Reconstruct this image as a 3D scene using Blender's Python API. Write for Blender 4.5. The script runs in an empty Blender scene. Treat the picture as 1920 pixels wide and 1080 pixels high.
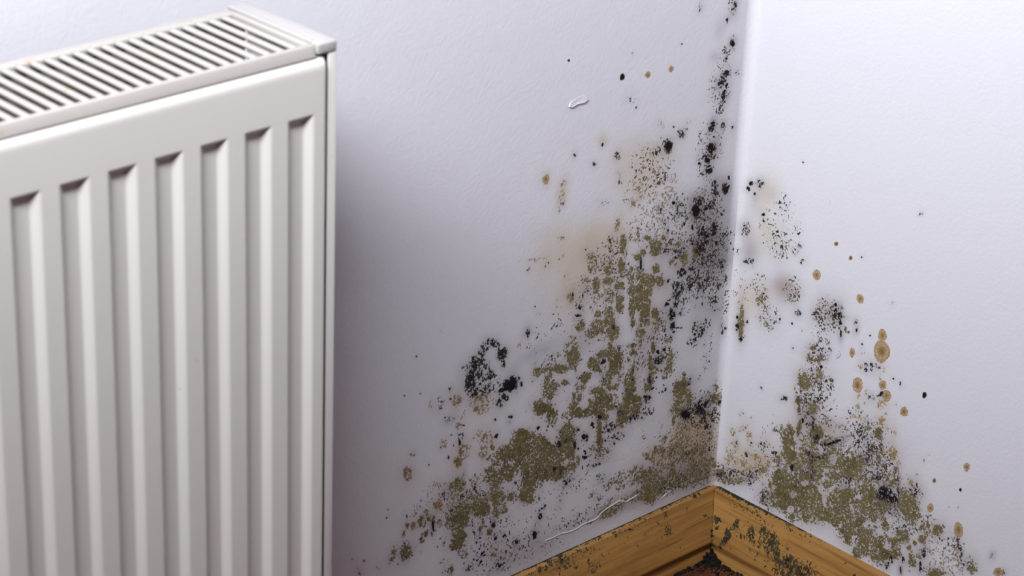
import bpy, bmesh, math, random
import numpy as np
from mathutils import Matrix, Vector

# ------------------------------------------------------------------ camera, light, exposure
scene = bpy.context.scene
COL = scene.collection
CAM = ((0.7328998, 0.2605457, -0.6284694, -1.4683879), (-0.6792252, 0.3329962, -0.6540387, -1.2605652), (0.0388709, 0.9062171, 0.4210221, 1.1377517), (0.0000000, 0.0000000, 0.0000000, 1.0000000))
LENS = 87.7425
cam_data = bpy.data.cameras.new('camera')
cam_data.sensor_width = 36.0
cam_data.lens = LENS
cam_data.clip_start = 0.05
cam_data.dof.use_dof = True
cam_data.dof.focus_distance = 2.12
cam_data.dof.aperture_fstop = 13.0
cam = bpy.data.objects.new('camera', cam_data)
COL.objects.link(cam)
cam.matrix_world = Matrix(CAM)
scene.camera = cam

scene.view_settings.view_transform = 'Standard'
scene.view_settings.look = 'None'
scene.view_settings.gamma = 1.0
scene.view_settings.use_curve_mapping = False
scene.view_settings.exposure = 0.0

world = bpy.data.worlds.new('world')
scene.world = world
world.use_nodes = True
wb = world.node_tree.nodes['Background']
wb.inputs[0].default_value = (1.0, 0.42, 0.30, 1)
wb.inputs[1].default_value = 0.12

def area_light(name, loc, target, sx, sy, power, colour):
    d = bpy.data.lights.new(name, 'AREA')
    d.shape = 'RECTANGLE'; d.size = sx; d.size_y = sy
    d.energy = power; d.color = colour
    o = bpy.data.objects.new(name, d); COL.objects.link(o)
    o.location = loc
    o.rotation_euler = (Vector(target) - Vector(loc)).to_track_quat('-Z', 'Y').to_euler()
    return o
area_light('softbox_lamp', (-1.58, -0.69, 1.80), (-1.152, 0.150, 2.133), 0.92, 0.62, 292.0, (0.895, 0.95, 0.995))

# ------------------------------------------------------------------ helpers
ALBEDO = 0.50      # tones below are picked as they look in bright light; this brings them to reflectances
def lin(r, g, b):
    f = lambda c: (c / 255 / 12.92) if c / 255 <= 0.04045 else ((c / 255 + 0.055) / 1.055) ** 2.4
    return (f(r) * ALBEDO, f(g) * ALBEDO, f(b) * ALBEDO)

def link_mesh(name, me, mat, parent=None):
    o = bpy.data.objects.new(name, me); COL.objects.link(o)
    if mat: me.materials.append(mat)
    if parent: o.parent = parent
    return o

def mesh_from(name, verts, faces, smooth=True):
    me = bpy.data.meshes.new(name)
    me.from_pydata([tuple(v) for v in verts], [], [tuple(f) for f in faces])
    me.update()
    if smooth: me.polygons.foreach_set('use_smooth', [True] * len(me.polygons))
    return me

def mesh_np(name, V, F, colours=None, smooth=True):
    """V (n,3) float, F (m,4) int -> mesh, fast path for large quad meshes"""
    me = bpy.data.meshes.new(name)
    n, m = len(V), len(F)
    me.vertices.add(n); me.loops.add(m * 4); me.polygons.add(m)
    me.vertices.foreach_set('co', np.asarray(V, np.float32).ravel())
    me.loops.foreach_set('vertex_index', np.asarray(F, np.int32).ravel())
    me.polygons.foreach_set('loop_start', np.arange(0, m * 4, 4, dtype=np.int32))
    me.polygons.foreach_set('loop_total', np.full(m, 4, np.int32))
    me.polygons.foreach_set('use_smooth', np.full(m, smooth))
    if colours is not None:
        a = me.color_attributes.new('tint', 'FLOAT_COLOR', 'POINT')
        a.data.foreach_set('color', np.asarray(colours, np.float32).ravel())
    me.update(calc_edges=True); me.validate()
    return me

def tag(o, label=None, cat=None, group=None, kind=None):
    if label: o['label'] = label
    if cat: o['category'] = cat
    if group: o['group'] = group
    if kind: o['kind'] = kind
    return o

def box_bm(x0, x1, y0, y1, z0, z1, bevel=0.0, seg=2):
    bm = bmesh.new()
    bmesh.ops.create_cube(bm, size=1)
    for v in bm.verts:
        v.co = ((x0 + x1) / 2 + v.co.x * (x1 - x0), (y0 + y1) / 2 + v.co.y * (y1 - y0), (z0 + z1) / 2 + v.co.z * (z1 - z0))
    if bevel:
        bmesh.ops.bevel(bm, geom=bm.edges[:], offset=bevel, segments=seg, profile=0.5, affect='EDGES')
    return bm

def bm_obj(name, bm, mat, parent=None, smooth=True):
    me = bpy.data.meshes.new(name); bm.to_mesh(me); bm.free()
    if smooth: me.polygons.foreach_set('use_smooth', [True] * len(me.polygons))
    return link_mesh(name, me, mat, parent)

# ------------------------------------------------------------------ materials
class Nodes:
    def __init__(self, name, rough=0.6, spec=0.3):
        self.m = bpy.data.materials.new(name); self.m.use_nodes = True
        self.t = self.m.node_tree
        self.b = self.t.nodes['Principled BSDF']
        self.b.inputs['Roughness'].default_value = rough
        self.b.inputs['Specular IOR Level'].default_value = spec
    def n(self, kind, **kw):
        x = self.t.nodes.new(kind)
        for k, v in kw.items():
            if k in x.inputs: x.inputs[k].default_value = v
            else: setattr(x, k, v)
        return x
    def l(self, a, b): self.t.links.new(a, b)
    def coords(self, scale=(1, 1, 1), space='Object'):
        tc = self.n('ShaderNodeTexCoord'); mp = self.n('ShaderNodeMapping')
        mp.inputs['Scale'].default_value = scale
        self.l(tc.outputs[space], mp.inputs['Vector'])
        return mp.outputs[0]
    def noise(self, vec, scale, detail=3, rough=0.55):
        x = self.n('ShaderNodeTexNoise'); x.inputs['Scale'].default_value = scale
        x.inputs['Detail'].default_value = detail; x.inputs['Roughness'].default_value = rough
        self.l(vec, x.inputs['Vector']); return x.outputs[0]
    def ramp(self, fac, stops):
        x = self.n('ShaderNodeValToRGB')
        e = x.color_ramp.elements
        while len(e) < len(stops): e.new(0.5)
        for k, (p, c) in enumerate(stops):
            e[k].position = p; e[k].color = tuple(c) + (1,) if len(c) == 3 else c
        self.l(fac, x.inputs[0]); return x.outputs[0]
    def mix(self, fac, a, b):
        x = self.n('ShaderNodeMix', data_type='RGBA')
        for s, v in ((x.inputs[0], fac), (x.inputs[6], a), (x.inputs[7], b)):
            if hasattr(v, 'links'): self.l(v, s)
            elif isinstance(v, (int, float)): s.default_value = v
            else: s.default_value = tuple(v) + (1,)
        return x.outputs[2]
    def base(self, c): self.l(c, self.b.inputs['Base Color'])
    def bump(self, h, strength, dist=0.001):
        x = self.n('ShaderNodeBump'); x.inputs['Strength'].default_value = strength
        x.inputs['Distance'].default_value = dist
        self.l(h, x.inputs['Height']); self.l(x.outputs[0], self.b.inputs['Normal'])

def wall_material(name, colour):
    M = Nodes(name, 0.62, 0.25)
    v = M.coords(space='Object')
    at = M.n('ShaderNodeAttribute', attribute_name='tint')
    base = M.mix(at.outputs['Alpha'], colour, at.outputs['Color'])
    # very fine dirt specks in the paint
    sp = M.noise(v, 420, 2, 0.5)
    fac = M.ramp(sp, [(0.0, (0, 0, 0)), (0.735, (0, 0, 0)), (0.77, (1, 1, 1))])
    mul = M.n('ShaderNodeMath', operation='MULTIPLY'); M.l(fac, mul.inputs[0]); mul.inputs[1].default_value = 0.25
    base = M.mix(mul.outputs[0], base, lin(150, 140, 140))
    M.base(base)
    # roller texture of the paint
    a = M.noise(v, 300, 3, 0.6); b = M.noise(v, 38, 2, 0.5)
    add = M.n('ShaderNodeMath', operation='MULTIPLY_ADD'); M.l(b, add.inputs[0]); add.inputs[1].default_value = 1.0; M.l(a, add.inputs[2])
    M.bump(add.outputs[0], 0.24, 0.0011)
    return M.m

WALL_COL = lin(243, 239, 247)
MAT_WALL = wall_material('wall_paint', WALL_COL)

def paint_material():
    M = Nodes('ridge_paint', 0.45, 0.35)
    v = M.coords()
    M.base(M.mix(M.noise(v, 90, 3), lin(234, 231, 236), lin(214, 208, 212)))
    M.bump(M.noise(v, 400, 3), 0.3, 0.0008)
    return M.m
MAT_RIDGE = paint_material()

def radiator_material(name, colour, rust=0.0):
    M = Nodes(name, 0.38, 0.42)
    geo = M.n('ShaderNodeNewGeometry'); v = geo.outputs['Position']
    c = M.mix(M.noise(v, 14, 3), colour, tuple(k * 0.965 for k in colour))
    if rust:
        f = M.ramp(M.noise(v, 95, 3, 0.6), [(0, (0, 0, 0)), (0.66, (0, 0, 0)), (0.74, (1, 1, 1))])
        m2 = M.n('ShaderNodeMath', operation='MULTIPLY'); M.l(f, m2.inputs[0]); m2.inputs[1].default_value = rust
        c = M.mix(m2.outputs[0], c, lin(196, 150, 100))
    f = M.ramp(M.noise(v, 160, 2, 0.5), [(0, (0, 0, 0)), (0.755, (0, 0, 0)), (0.79, (1, 1, 1))])
    m3 = M.n('ShaderNodeMath', operation='MULTIPLY'); M.l(f, m3.inputs[0]); m3.inputs[1].default_value = 0.3
    c = M.mix(m3.outputs[0], c, lin(190, 160, 130))
    M.base(c)
    M.bump(M.noise(v, 120, 2), 0.08, 0.0006)
    return M.m
MAT_RAD = radiator_material('radiator_enamel', lin(246, 240, 234))
MAT_GRILLE = radiator_material('grille_enamel', lin(200, 192, 185), rust=0.8)  # radiator enamel darkened to offset strong light on its upward faces
MAT_CAP = radiator_material('cap_enamel', lin(196, 191, 187))  # same enamel, toned down where the cap tops catch too much light

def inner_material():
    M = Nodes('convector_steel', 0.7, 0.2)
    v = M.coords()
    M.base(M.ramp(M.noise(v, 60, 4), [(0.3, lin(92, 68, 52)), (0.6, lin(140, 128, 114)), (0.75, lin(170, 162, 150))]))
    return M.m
MAT_INNER = inner_material()

def gap_shade_material():
    M = Nodes('gap_shade_paint', 0.8, 0.1)  # dark colour stands in for the deep shade of the side gap
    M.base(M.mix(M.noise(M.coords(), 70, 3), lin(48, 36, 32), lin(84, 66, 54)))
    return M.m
MAT_GAP_SHADE = gap_shade_material()

def wood_material(name, axis):
    M = Nodes(name, 0.42, 0.4)
    sc = (4, 90, 90) if axis == 0 else (90, 4, 90)
    v = M.coords(scale=sc)
    g = M.noise(v, 1.6, 5, 0.62)
    c = M.ramp(g, [(0.28, lin(124, 80, 38)), (0.45, lin(174, 125, 66)), (0.6, lin(192, 143, 80)), (0.76, lin(142, 94, 48))])
    v2 = M.coords(scale=(9, 300, 300) if axis == 0 else (300, 9, 300))
    fine = M.ramp(M.noise(v2, 1.5, 3, 0.6), [(0.0, (0, 0, 0)), (0.57, (0, 0, 0)), (0.68, (1, 1, 1))])
    m = M.n('ShaderNodeMath', operation='MULTIPLY'); M.l(fine, m.inputs[0]); m.inputs[1].default_value = 0.55
    c = M.mix(m.outputs[0], c, lin(112, 70, 34))
    v3 = M.coords()
    blot = M.ramp(M.noise(v3, 22, 3, 0.6), [(0, (0, 0, 0)), (0.5, (0, 0, 0)), (0.72, (1, 1, 1))])
    m2 = M.n('ShaderNodeMath', operation='MULTIPLY'); M.l(blot, m2.inputs[0]); m2.inputs[1].default_value = 0.35
    c = M.mix(m2.outputs[0], c, lin(150, 104, 46))
    M.base(c)
    M.bump(g, 0.25, 0.0008)
    return M.m
MAT_WOOD_X = wood_material('varnished_pine_left', 0)
MAT_WOOD_Y = wood_material('varnished_pine_right', 1)

def mould_material():
    M = Nodes('mould_crust', 0.92, 0.1)
    at = M.n('ShaderNodeAttribute', attribute_name='tint')
    v = M.coords()
    nz = M.ramp(M.noise(v, 1300, 2, 0.6), [(0.3, (0.8, 0.8, 0.8)), (0.7, (1.15, 1.15, 1.15))])
    x = M.n('ShaderNodeMix', data_type='RGBA', blend_type='MULTIPLY'); x.inputs[0].default_value = 1.0
    M.l(at.outputs['Color'], x.inputs[6]); M.l(nz, x.inputs[7])
    M.base(x.outputs[2])
    M.bump(M.noise(v, 900, 2), 0.25, 0.0004)
    return M.m
MAT_MOULD = mould_material()

def floor_material():
    M = Nodes('floor_boards', 0.5, 0.35)
    v = M.coords(scale=(6, 60, 60))
    c = M.ramp(M.noise(v, 1.5, 5, 0.6), [(0.3, lin(70, 36, 22)), (0.55, lin(112, 62, 38)), (0.75, lin(150, 96, 62))])
    M.base(c); M.bump(M.noise(v, 3, 3), 0.2, 0.001)
    return M.m
MAT_FLOOR = floor_material()

def crumb_material():
    M = Nodes('black_crumbs', 0.95, 0.1)
    v = M.coords()
    M.base(M.ramp(M.noise(v, 260, 3), [(0.35, lin(14, 13, 11)), (0.6, lin(44, 40, 32)), (0.72, lin(90, 76, 52))]))
    return M.m
MAT_CRUMB = crumb_material()

# ------------------------------------------------------------------ mould and stain tables
# every entry: along-wall mm, height mm, semi-axes mm, angle deg, density
BLOBS = {
 'LK': """-23.2 507.6 4.2 2.6 88 0.55;-31.7 497.5 2.2 1.8 102 0.8;-22.7 476.5 3.5 2.5 128 0.95;-21.8 482.9 1.2 0.9 138 0.8;-29.8 464.4 7.6 2.2 91 0.25;-30.5 446.8 7.2 5.4 68 0.6;-26.6 451.7 3.9 2.4 154 0.7;-26.4 442.1 3.8 1.8 161 0.8;-36.8 440.6 7.2 2.9 75 0.2;-27.2 433.3 6.2 3.4 87 0.65;-21.8 432.1 3.1 1.5 86 0.5;-31.4 422.7 5.1 4.6 116 0.3;-39.5 407.9 5.1 3.1 78 0.9;-26 406 3.5 2.5 108 0.75;-14.5 401.9 1.9 1.3 136 0.8;-29.5 413.2 1.2 0.7 153 0.9;-38.4 389.4 5.6 4.1 143 0.9;-40.3 382.1 9.4 3.1 164 0.45;-13.9 449.6 2.9 1.8 154 0.3;-63.8 515.7 4.2 2.8 90 0.3;-85.9 419.4 1.4 0.5 140 0.9;-130.7 445.9 1.2 0.8 111 0.8;-53.7 406.1 1.2 0.8 120 0.6;-165.9 423.4 1.6 1.2 42 0.8;-75.6 411.3 2.7 1.9 145 0.5;-42.4 379.7 3.7 2.5 141 0.95;-51.5 379.1 1.8 1.1 152 1;-39.1 370.7 4.4 3.6 147 0.8;-14 357.1 2.1 1.3 116 0.9;-51.3 379.1 1.7 1.1 145 1;-41.9 378.3 3.2 1.8 157 0.9;-38.2 370.3 3.9 3.2 166 0.85;-13.8 357.1 1.7 1.4 94 0.9;-30.6 355 4.6 3.1 139 0.5;-29.9 347.6 4.8 3.3 131 0.55;-17.5 348.5 5.2 3.9 139 0.8;-12.7 349.4 1.4 0.8 157 0.9;-51.3 337.3 6.5 4.5 126 1;-47.6 343.5 3.6 2.4 117 0.8;-53.9 347.5 3.4 2 109 0.5;-33.1 337.3 4.6 3.1 138 0.75;-39.3 335.7 2.7 1.6 163 0.9;-43.6 345.6 4.1 1.3 98 0.4;-16.4 328.1 1.6 1.1 134 0.9;-18.8 325.5 2 1.2 151 0.6;-26.6 317.1 4.5 2.9 145 0.75;-28.1 311.1 4.8 2.7 154 0.75;-35.7 311.5 4.8 2.7 154 0.8;-44.2 315.4 4.6 3.1 137 0.8;-41.3 318.7 2.8 1.9 124 0.8;-54.6 323.4 3 1.4 103 0.85;-34 325.5 3.2 2 114 0.5;-79.3 351.5 2.1 1.3 150 0.95;-74 343.3 3.3 1.2 99 0.7;-88.1 334.4 2.1 1.4 114 0.8;-83.8 328.5 1.9 1.3 126 0.9;-64.7 329.3 2 1.3 120 0.85;-69.1 356.9 0.9 0.6 151 0.8;-90.6 380.4 1.2 0.8 141 0.7;-91.7 376.3 2.2 1.5 120 0.5;-23.2 300.8 2.3 1.5 125 0.85;-35 304.9 3.6 1.8 156 0.7;-18.3 301.1 2.1 0.7 176 0.7;-42.5 303.7 5.6 3.8 124 0.7;-63.6 306.6 2.3 0.9 160 0.8;-70.5 306.5 5.1 1.2 163 0.6;-52.5 307.2 1.7 1.1 143 0.8;-45.4 331.7 7.2 4.4 150 0.4;-93.3 348.3 3.5 2.2 150 0.35;-113.7 305.8 4.9 0.8 96 0.7;-71.5 300.6 2.1 1.3 149 0.95;-63.1 285.1 5.4 3.3 149 0.85;-86.8 289.8 1.7 1.1 141 0.8;-79.2 281.6 2.1 1.2 108 0.8;-71.7 275.4 3.2 1.8 89 0.7;-64.9 271 7.4 4.8 119 0.5;-67.6 265.3 5.7 3.8 123 0.55;-67.4 257.9 4.2 3.2 110 0.65;-59.3 257.2 3.4 1.9 79 0.6;-78.8 260 3.1 2.1 135 0.85;-71.3 248.4 5.5 3.5 116 0.9;-69.8 238.1 5.4 3 108 0.8;-68.1 231.8 2 1.3 125 0.7;-84.5 310.4 5.6 1.9 162 0.4;-69.3 305.4 6.8 1.9 163 0.5;-41.9 298.7 7.3 4.4 149 0.5;-51.4 285.9 4.9 3 149 0.45;-38.6 287.2 7.1 3.1 159 0.45;-26.7 287.1 7.4 4.5 149 0.4;-23.5 278.1 5.5 3 153 0.35;-27.9 267.8 7.5 4.5 149 0.4;-36.2 263.6 5.8 3.8 124 0.45;-16.1 260.3 4.8 1.9 85 0.6;-21.4 247.7 8.6 4.6 153 0.3;-17 238.1 5.1 3 148 0.35;-13.6 277.7 4.4 2.1 104 0.5;-50.1 273.3 7.3 4.4 149 0.35;-55 268.2 5.7 3.8 123 0.4;-34.5 247.4 1.8 0.8 103 0.8;-43.2 247.5 1.5 0.7 68 0.6;-61.5 246.3 2.2 1.4 115 0.7;-62.4 233.4 4.6 0.8 163 0.5;-39 227.2 7.5 4.5 147 0.45;-34 221.5 5.1 3.7 140 0.7;-40.2 218.4 4.1 3.4 109 0.6;-26.9 226.9 6.3 3.8 148 0.3;-5.7 215.5 5.4 2.2 101 0.3;-7 262.7 3.5 1.3 100 0.4;-3.6 237.6 1.4 0.9 129 0.7;-43 256.5 2.6 1.8 136 0.5;-113.4 308.1 5.7 1 96 0.8;-189.8 299.9 3.6 0.9 95 0.8;-178.7 296.7 3.2 0.9 96 0.8;-181.5 286.9 2.1 1.4 141 0.6;-183 280.7 3.8 1.2 161 0.6;-174.3 297.8 4 2.7 119 0.25;-218.9 337.1 1.1 0.7 109 0.9;-222.3 334.9 0.8 0.6 130 0.9;-220.3 341.8 0.6 0.4 147 0.8;-207.3 336.8 0.6 0.4 136 0.8;-207 301.6 1.3 0.8 146 0.6;-231.2 302.9 0.5 0.3 146 0.8;-206.5 279.1 1.6 1.1 118 0.5;-179.9 293.2 1.3 0.7 153 0.6;-184.8 292.2 1.1 0.7 119 0.6;-205.6 354 4.1 1.5 162 0.2;-177.6 337.2 2.6 0.9 162 0.3;-198.9 319.6 2.2 1.4 147 0.3;-150.6 229.3 3.5 2.7 139 0.8;-149.4 214.3 3.8 1.4 98 0.5;-237.7 283 2.9 1.9 115 0.7;-237.4 278.3 1.7 1.1 111 0.5;-226 277.5 0.9 0.7 131 0.6;-227.6 274.9 1.1 0.7 145 0.6;-210.3 253.5 1.7 1.1 112 0.5;-227.6 251 2 0.5 95 0.6;-230.2 236.8 1.1 0.7 144 0.8;-113.8 208.7 2.7 1.4 105 0.8;-113.7 201.2 1.6 1.1 128 0.6;-94.7 177.6 4.9 3 145 0.75;-132 182.3 1.3 0.8 134 0.9;-141.1 257.8 2.6 1.4 104 0.7;-93.1 195.5 3.5 1.1 98 0.7;-121.5 194.6 3.5 1.2 98 0.7;-125 174.2 4.9 3 144 0.5;-85.5 218.1 2.6 1.7 137 1;-77.5 217.7 2.4 1.6 130 0.9;-84.8 210.4 5.7 3.6 141 0.75;-80.7 211.6 4.7 2.3 155 0.5;-85 194.2 1.8 1.2 139 0.9;-88.9 185 1.9 1 178 0.9;-75.4 184 1.3 0.8 113 0.9;-72.8 179 2 1.3 124 0.8;-76.5 177.6 1.7 0.9 151 0.8;-80.3 178 1.1 0.7 133 0.8;-83.9 183 0.8 0.5 137 0.9;-86.8 191 0.9 0.6 139 0.9;-80 198.5 2.1 1.4 134 0.7;-95.2 177.8 4.5 2.7 145 0.8;-95.5 174.5 3.7 2.2 145 0.4;-44 145.7 6.4 4 139 0.95;-25.3 148.2 10.3 4.4 165 0.75;-35.4 148.9 7.4 3.2 156 0.6;-43.1 176.2 3.2 2.4 91 0.7;-92.9 193.8 5.2 1.5 97 0.7;-113.8 209.6 2.1 1.2 107 0.7;-2.4 144.2 4 2.3 165 0.6;-41.1 216.1 6.3 6 141 0.4;-33.8 219.8 3.8 2.5 119 0.55;-44.9 221.4 3.8 2.2 147 0.3;-132 182.1 1.3 0.8 134 0.9;-18 184.5 1.8 1.2 123 0.5;-31.7 175.6 1.5 0.8 152 0.6;-30.4 178.4 1 0.6 146 0.7;-68.1 231.8 1.9 1.1 152 0.8;-69.3 227.2 2.7 1.6 110 0.5;-48.6 215.1 2 1.3 126 0.5;-24.4 193.3 1.1 0.7 141 0.5;-19.5 188.8 1 0.6 147 0.5;-97.9 165.2 11.2 5.5 172 0.28;-104.1 163.9 7 2.4 158 0.35;-89.2 164.1 5.9 3.8 121 0.25;-158.9 174.2 2.2 1.7 134 1;-157.5 171.2 1.5 1 135 0.9;-175.1 174.7 2 1.1 152 0.9;-164.6 163.3 3.1 1.8 81 0.85;-169.1 161.9 0.7 0.4 143 0.8;-173.8 156.4 1.7 1.1 136 0.8;-165.8 151.6 1.7 1.1 136 0.9;-165.3 148.9 1.2 0.7 143 0.9;-165.7 145.7 2.8 1.5 150 0.9;-160.2 144.7 1.9 0.9 152 0.7;-221.2 191.8 2 1.3 143 0.9;-224 189.9 1 0.7 129 0.6;-150.5 178.5 2.9 1.8 142 0.9;-139.2 162.2 2.8 1.4 153 0.8;-135.8 165.2 6.9 3.1 155 0.4;-141.1 152.8 2.4 1.5 144 0.6;-196.9 168.5 3.4 2.2 117 0.85;-178.8 162.3 5.2 1.6 97 0.7;-109.5 164.9 4.7 2.3 153 0.5;-101 164.6 9.7 5.1 163 0.3;-126.4 152 8.2 3.5 170 0.35;-131.2 146.9 1.9 0.9 153 0.8;-152.1 133.9 7.2 1.2 172 0.65;-183.7 129.8 2.9 1.8 142 0.5;-167.8 136.8 1.8 1 106 0.6;-214.5 137.4 2 1.3 128 0.4;-215.3 133.9 1.7 1.1 134 0.4;-216.3 125.6 2.2 0.8 97 0.6;-144.7 118.6 5.6 4.4 133 0.3;-189.5 170 4.5 2.3 153 0.5;-114.7 164.1 4.9 3 144 0.5;-27.1 143.6 12.3 4.1 159 0.6;-45.1 146.1 6.4 3.8 145 0.9;-16.7 124.5 3.8 2.1 109 0.6;-10.1 99 1.7 1 137 0.8;-42.3 107 6.2 2.4 156 0.3;-303.2 221.6 1.2 0.7 150 0.9;-306.6 208.2 3.6 1.1 95 0.9;-305 213.2 4.3 2.8 142 0.35;-315.8 217.2 0.7 0.5 131 0.9;-312.6 207.5 1 0.7 114 0.8;-317.8 198.3 1.5 0.9 105 0.8;-322.9 235 1 0.7 142 0.8;-318.6 230.6 3.2 2.1 142 0.4;-269.6 215.4 1.3 0.8 142 0.9;-252.5 212.2 2.5 1.2 155 0.8;-253.7 207.4 2.1 1 154 0.6;-267.7 200.2 2.6 2.1 82 0.6;-291.8 206.5 0.9 0.6 127 0.8;-289.9 208.9 2.5 1.3 101 0.3;-221.4 191.8 1.9 1.2 136 0.8;-301.6 176.3 2.9 1 75 0.7;-325.6 210 1.7 1 108 0.6;-196.4 168.3 2.3 1.5 115 0.8;-192.6 140.5 4.4 2 100 0.5;-243.8 149.9 2.3 1.4 113 0.5;-215 137.6 1.7 1.1 134 0.4;-216.3 126 2.6 0.6 95 0.6;-209.1 115.5 2.3 1.3 108 0.6;-213 113.5 4.4 1.4 -176 0.4;-332 141.6 5.1 1.2 99 0.9;-332.7 134.6 2.1 0.7 95 0.8;-280.8 111.8 1.2 0.8 128 0.95;-284.3 108.7 1.4 0.9 130 0.95;-279.7 104.3 1.2 0.8 128 0.95;-281 101.8 1 0.7 126 0.9;-283.3 98.8 0.9 0.6 132 0.9;-275.8 97.2 0.9 0.6 124 0.9;-276.6 93.8 1.2 0.9 -158 0.9;-283.4 91.6 1.1 0.7 133 0.9;-286.7 93.9 1.1 0.7 114 0.8;-281 85.9 0.9 0.6 139 0.9;-278.8 88.8 1.7 1.6 55 0.6;-290.3 87.8 4.6 2.8 139 0.35;-276.1 84 1.7 1.1 131 0.5;-264 104.8 1.9 1.2 118 0.7;-281.1 119.5 5 0.8 93 0.5;-287.8 119.5 1.7 1.2 124 0.5;-267 96.8 2.2 0.9 99 0.5;-290.2 129.4 3.4 0.9 95 0.4;-317.6 129.8 1.7 0.7 98 0.5;-320.8 164.8 3.7 0.7 93 0.6;-315.2 166.8 3.5 2.2 110 0.3;-314.6 149.7 1.5 1 140 0.5;-380 166.7 0.6 0.4 126 0.9;-349.6 130 1 0.6 138 0.5;-343.8 122.2 1.7 0.7 134 0.5;-326.6 120.6 1.3 0.8 117 0.5;-321.1 123.8 4.4 2.6 108 0.2;-257.1 83.8 2 1.3 126 0.5;-248.3 104.8 1.8 0.9 104 0.5;-245.1 244.7 1.9 1.1 104 0.9;-242.2 237.8 2.7 1.3 99 0.7;-238 282.8 3.5 2.3 117 0.7;-237.8 278.9 2.2 1.2 104 0.5;-306.2 273.3 1.5 1.1 128 0.7;-318.1 257.6 2.4 1.5 105 0.6;-317.5 249.4 1.7 0.8 154 0.9;-328.1 248.1 6.7 3.7 102 0.25;-318.3 231.3 5.1 2.9 150 0.4;-269.4 215.4 1.8 1.2 142 0.8;-221.4 191.7 2.3 1.4 143 0.7;-330.3 312 0.8 0.6 144 0.8;-353.6 297.5 1.1 0.5 158 0.6;-338 198.3 0.9 0.6 140 0.8;-364.8 267.4 0.8 0.6 142 0.7;-303.3 221.5 1.4 0.7 152 0.8;-315.5 217.1 0.9 0.6 141 0.8;-312.8 207.3 1.4 0.9 108 0.7;-167.8 165.2 3.6 2.2 143 0.7;-186.7 129.2 3.4 2.2 117 0.8;-214.5 107.5 3.4 2.2 116 0.9;-219.5 91.2 3.9 2.3 109 0.9;-240 93.3 2.8 1.7 110 0.8;-200 146.4 2.7 1.7 112 0.7;-266.6 118.2 3 2 126 0.8;-254.1 103.6 2.3 1.5 122 0.8;-277.1 94.8 2.8 1.7 139 0.8;-258.7 77.7 3.4 1.8 148 0.7""",
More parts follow.
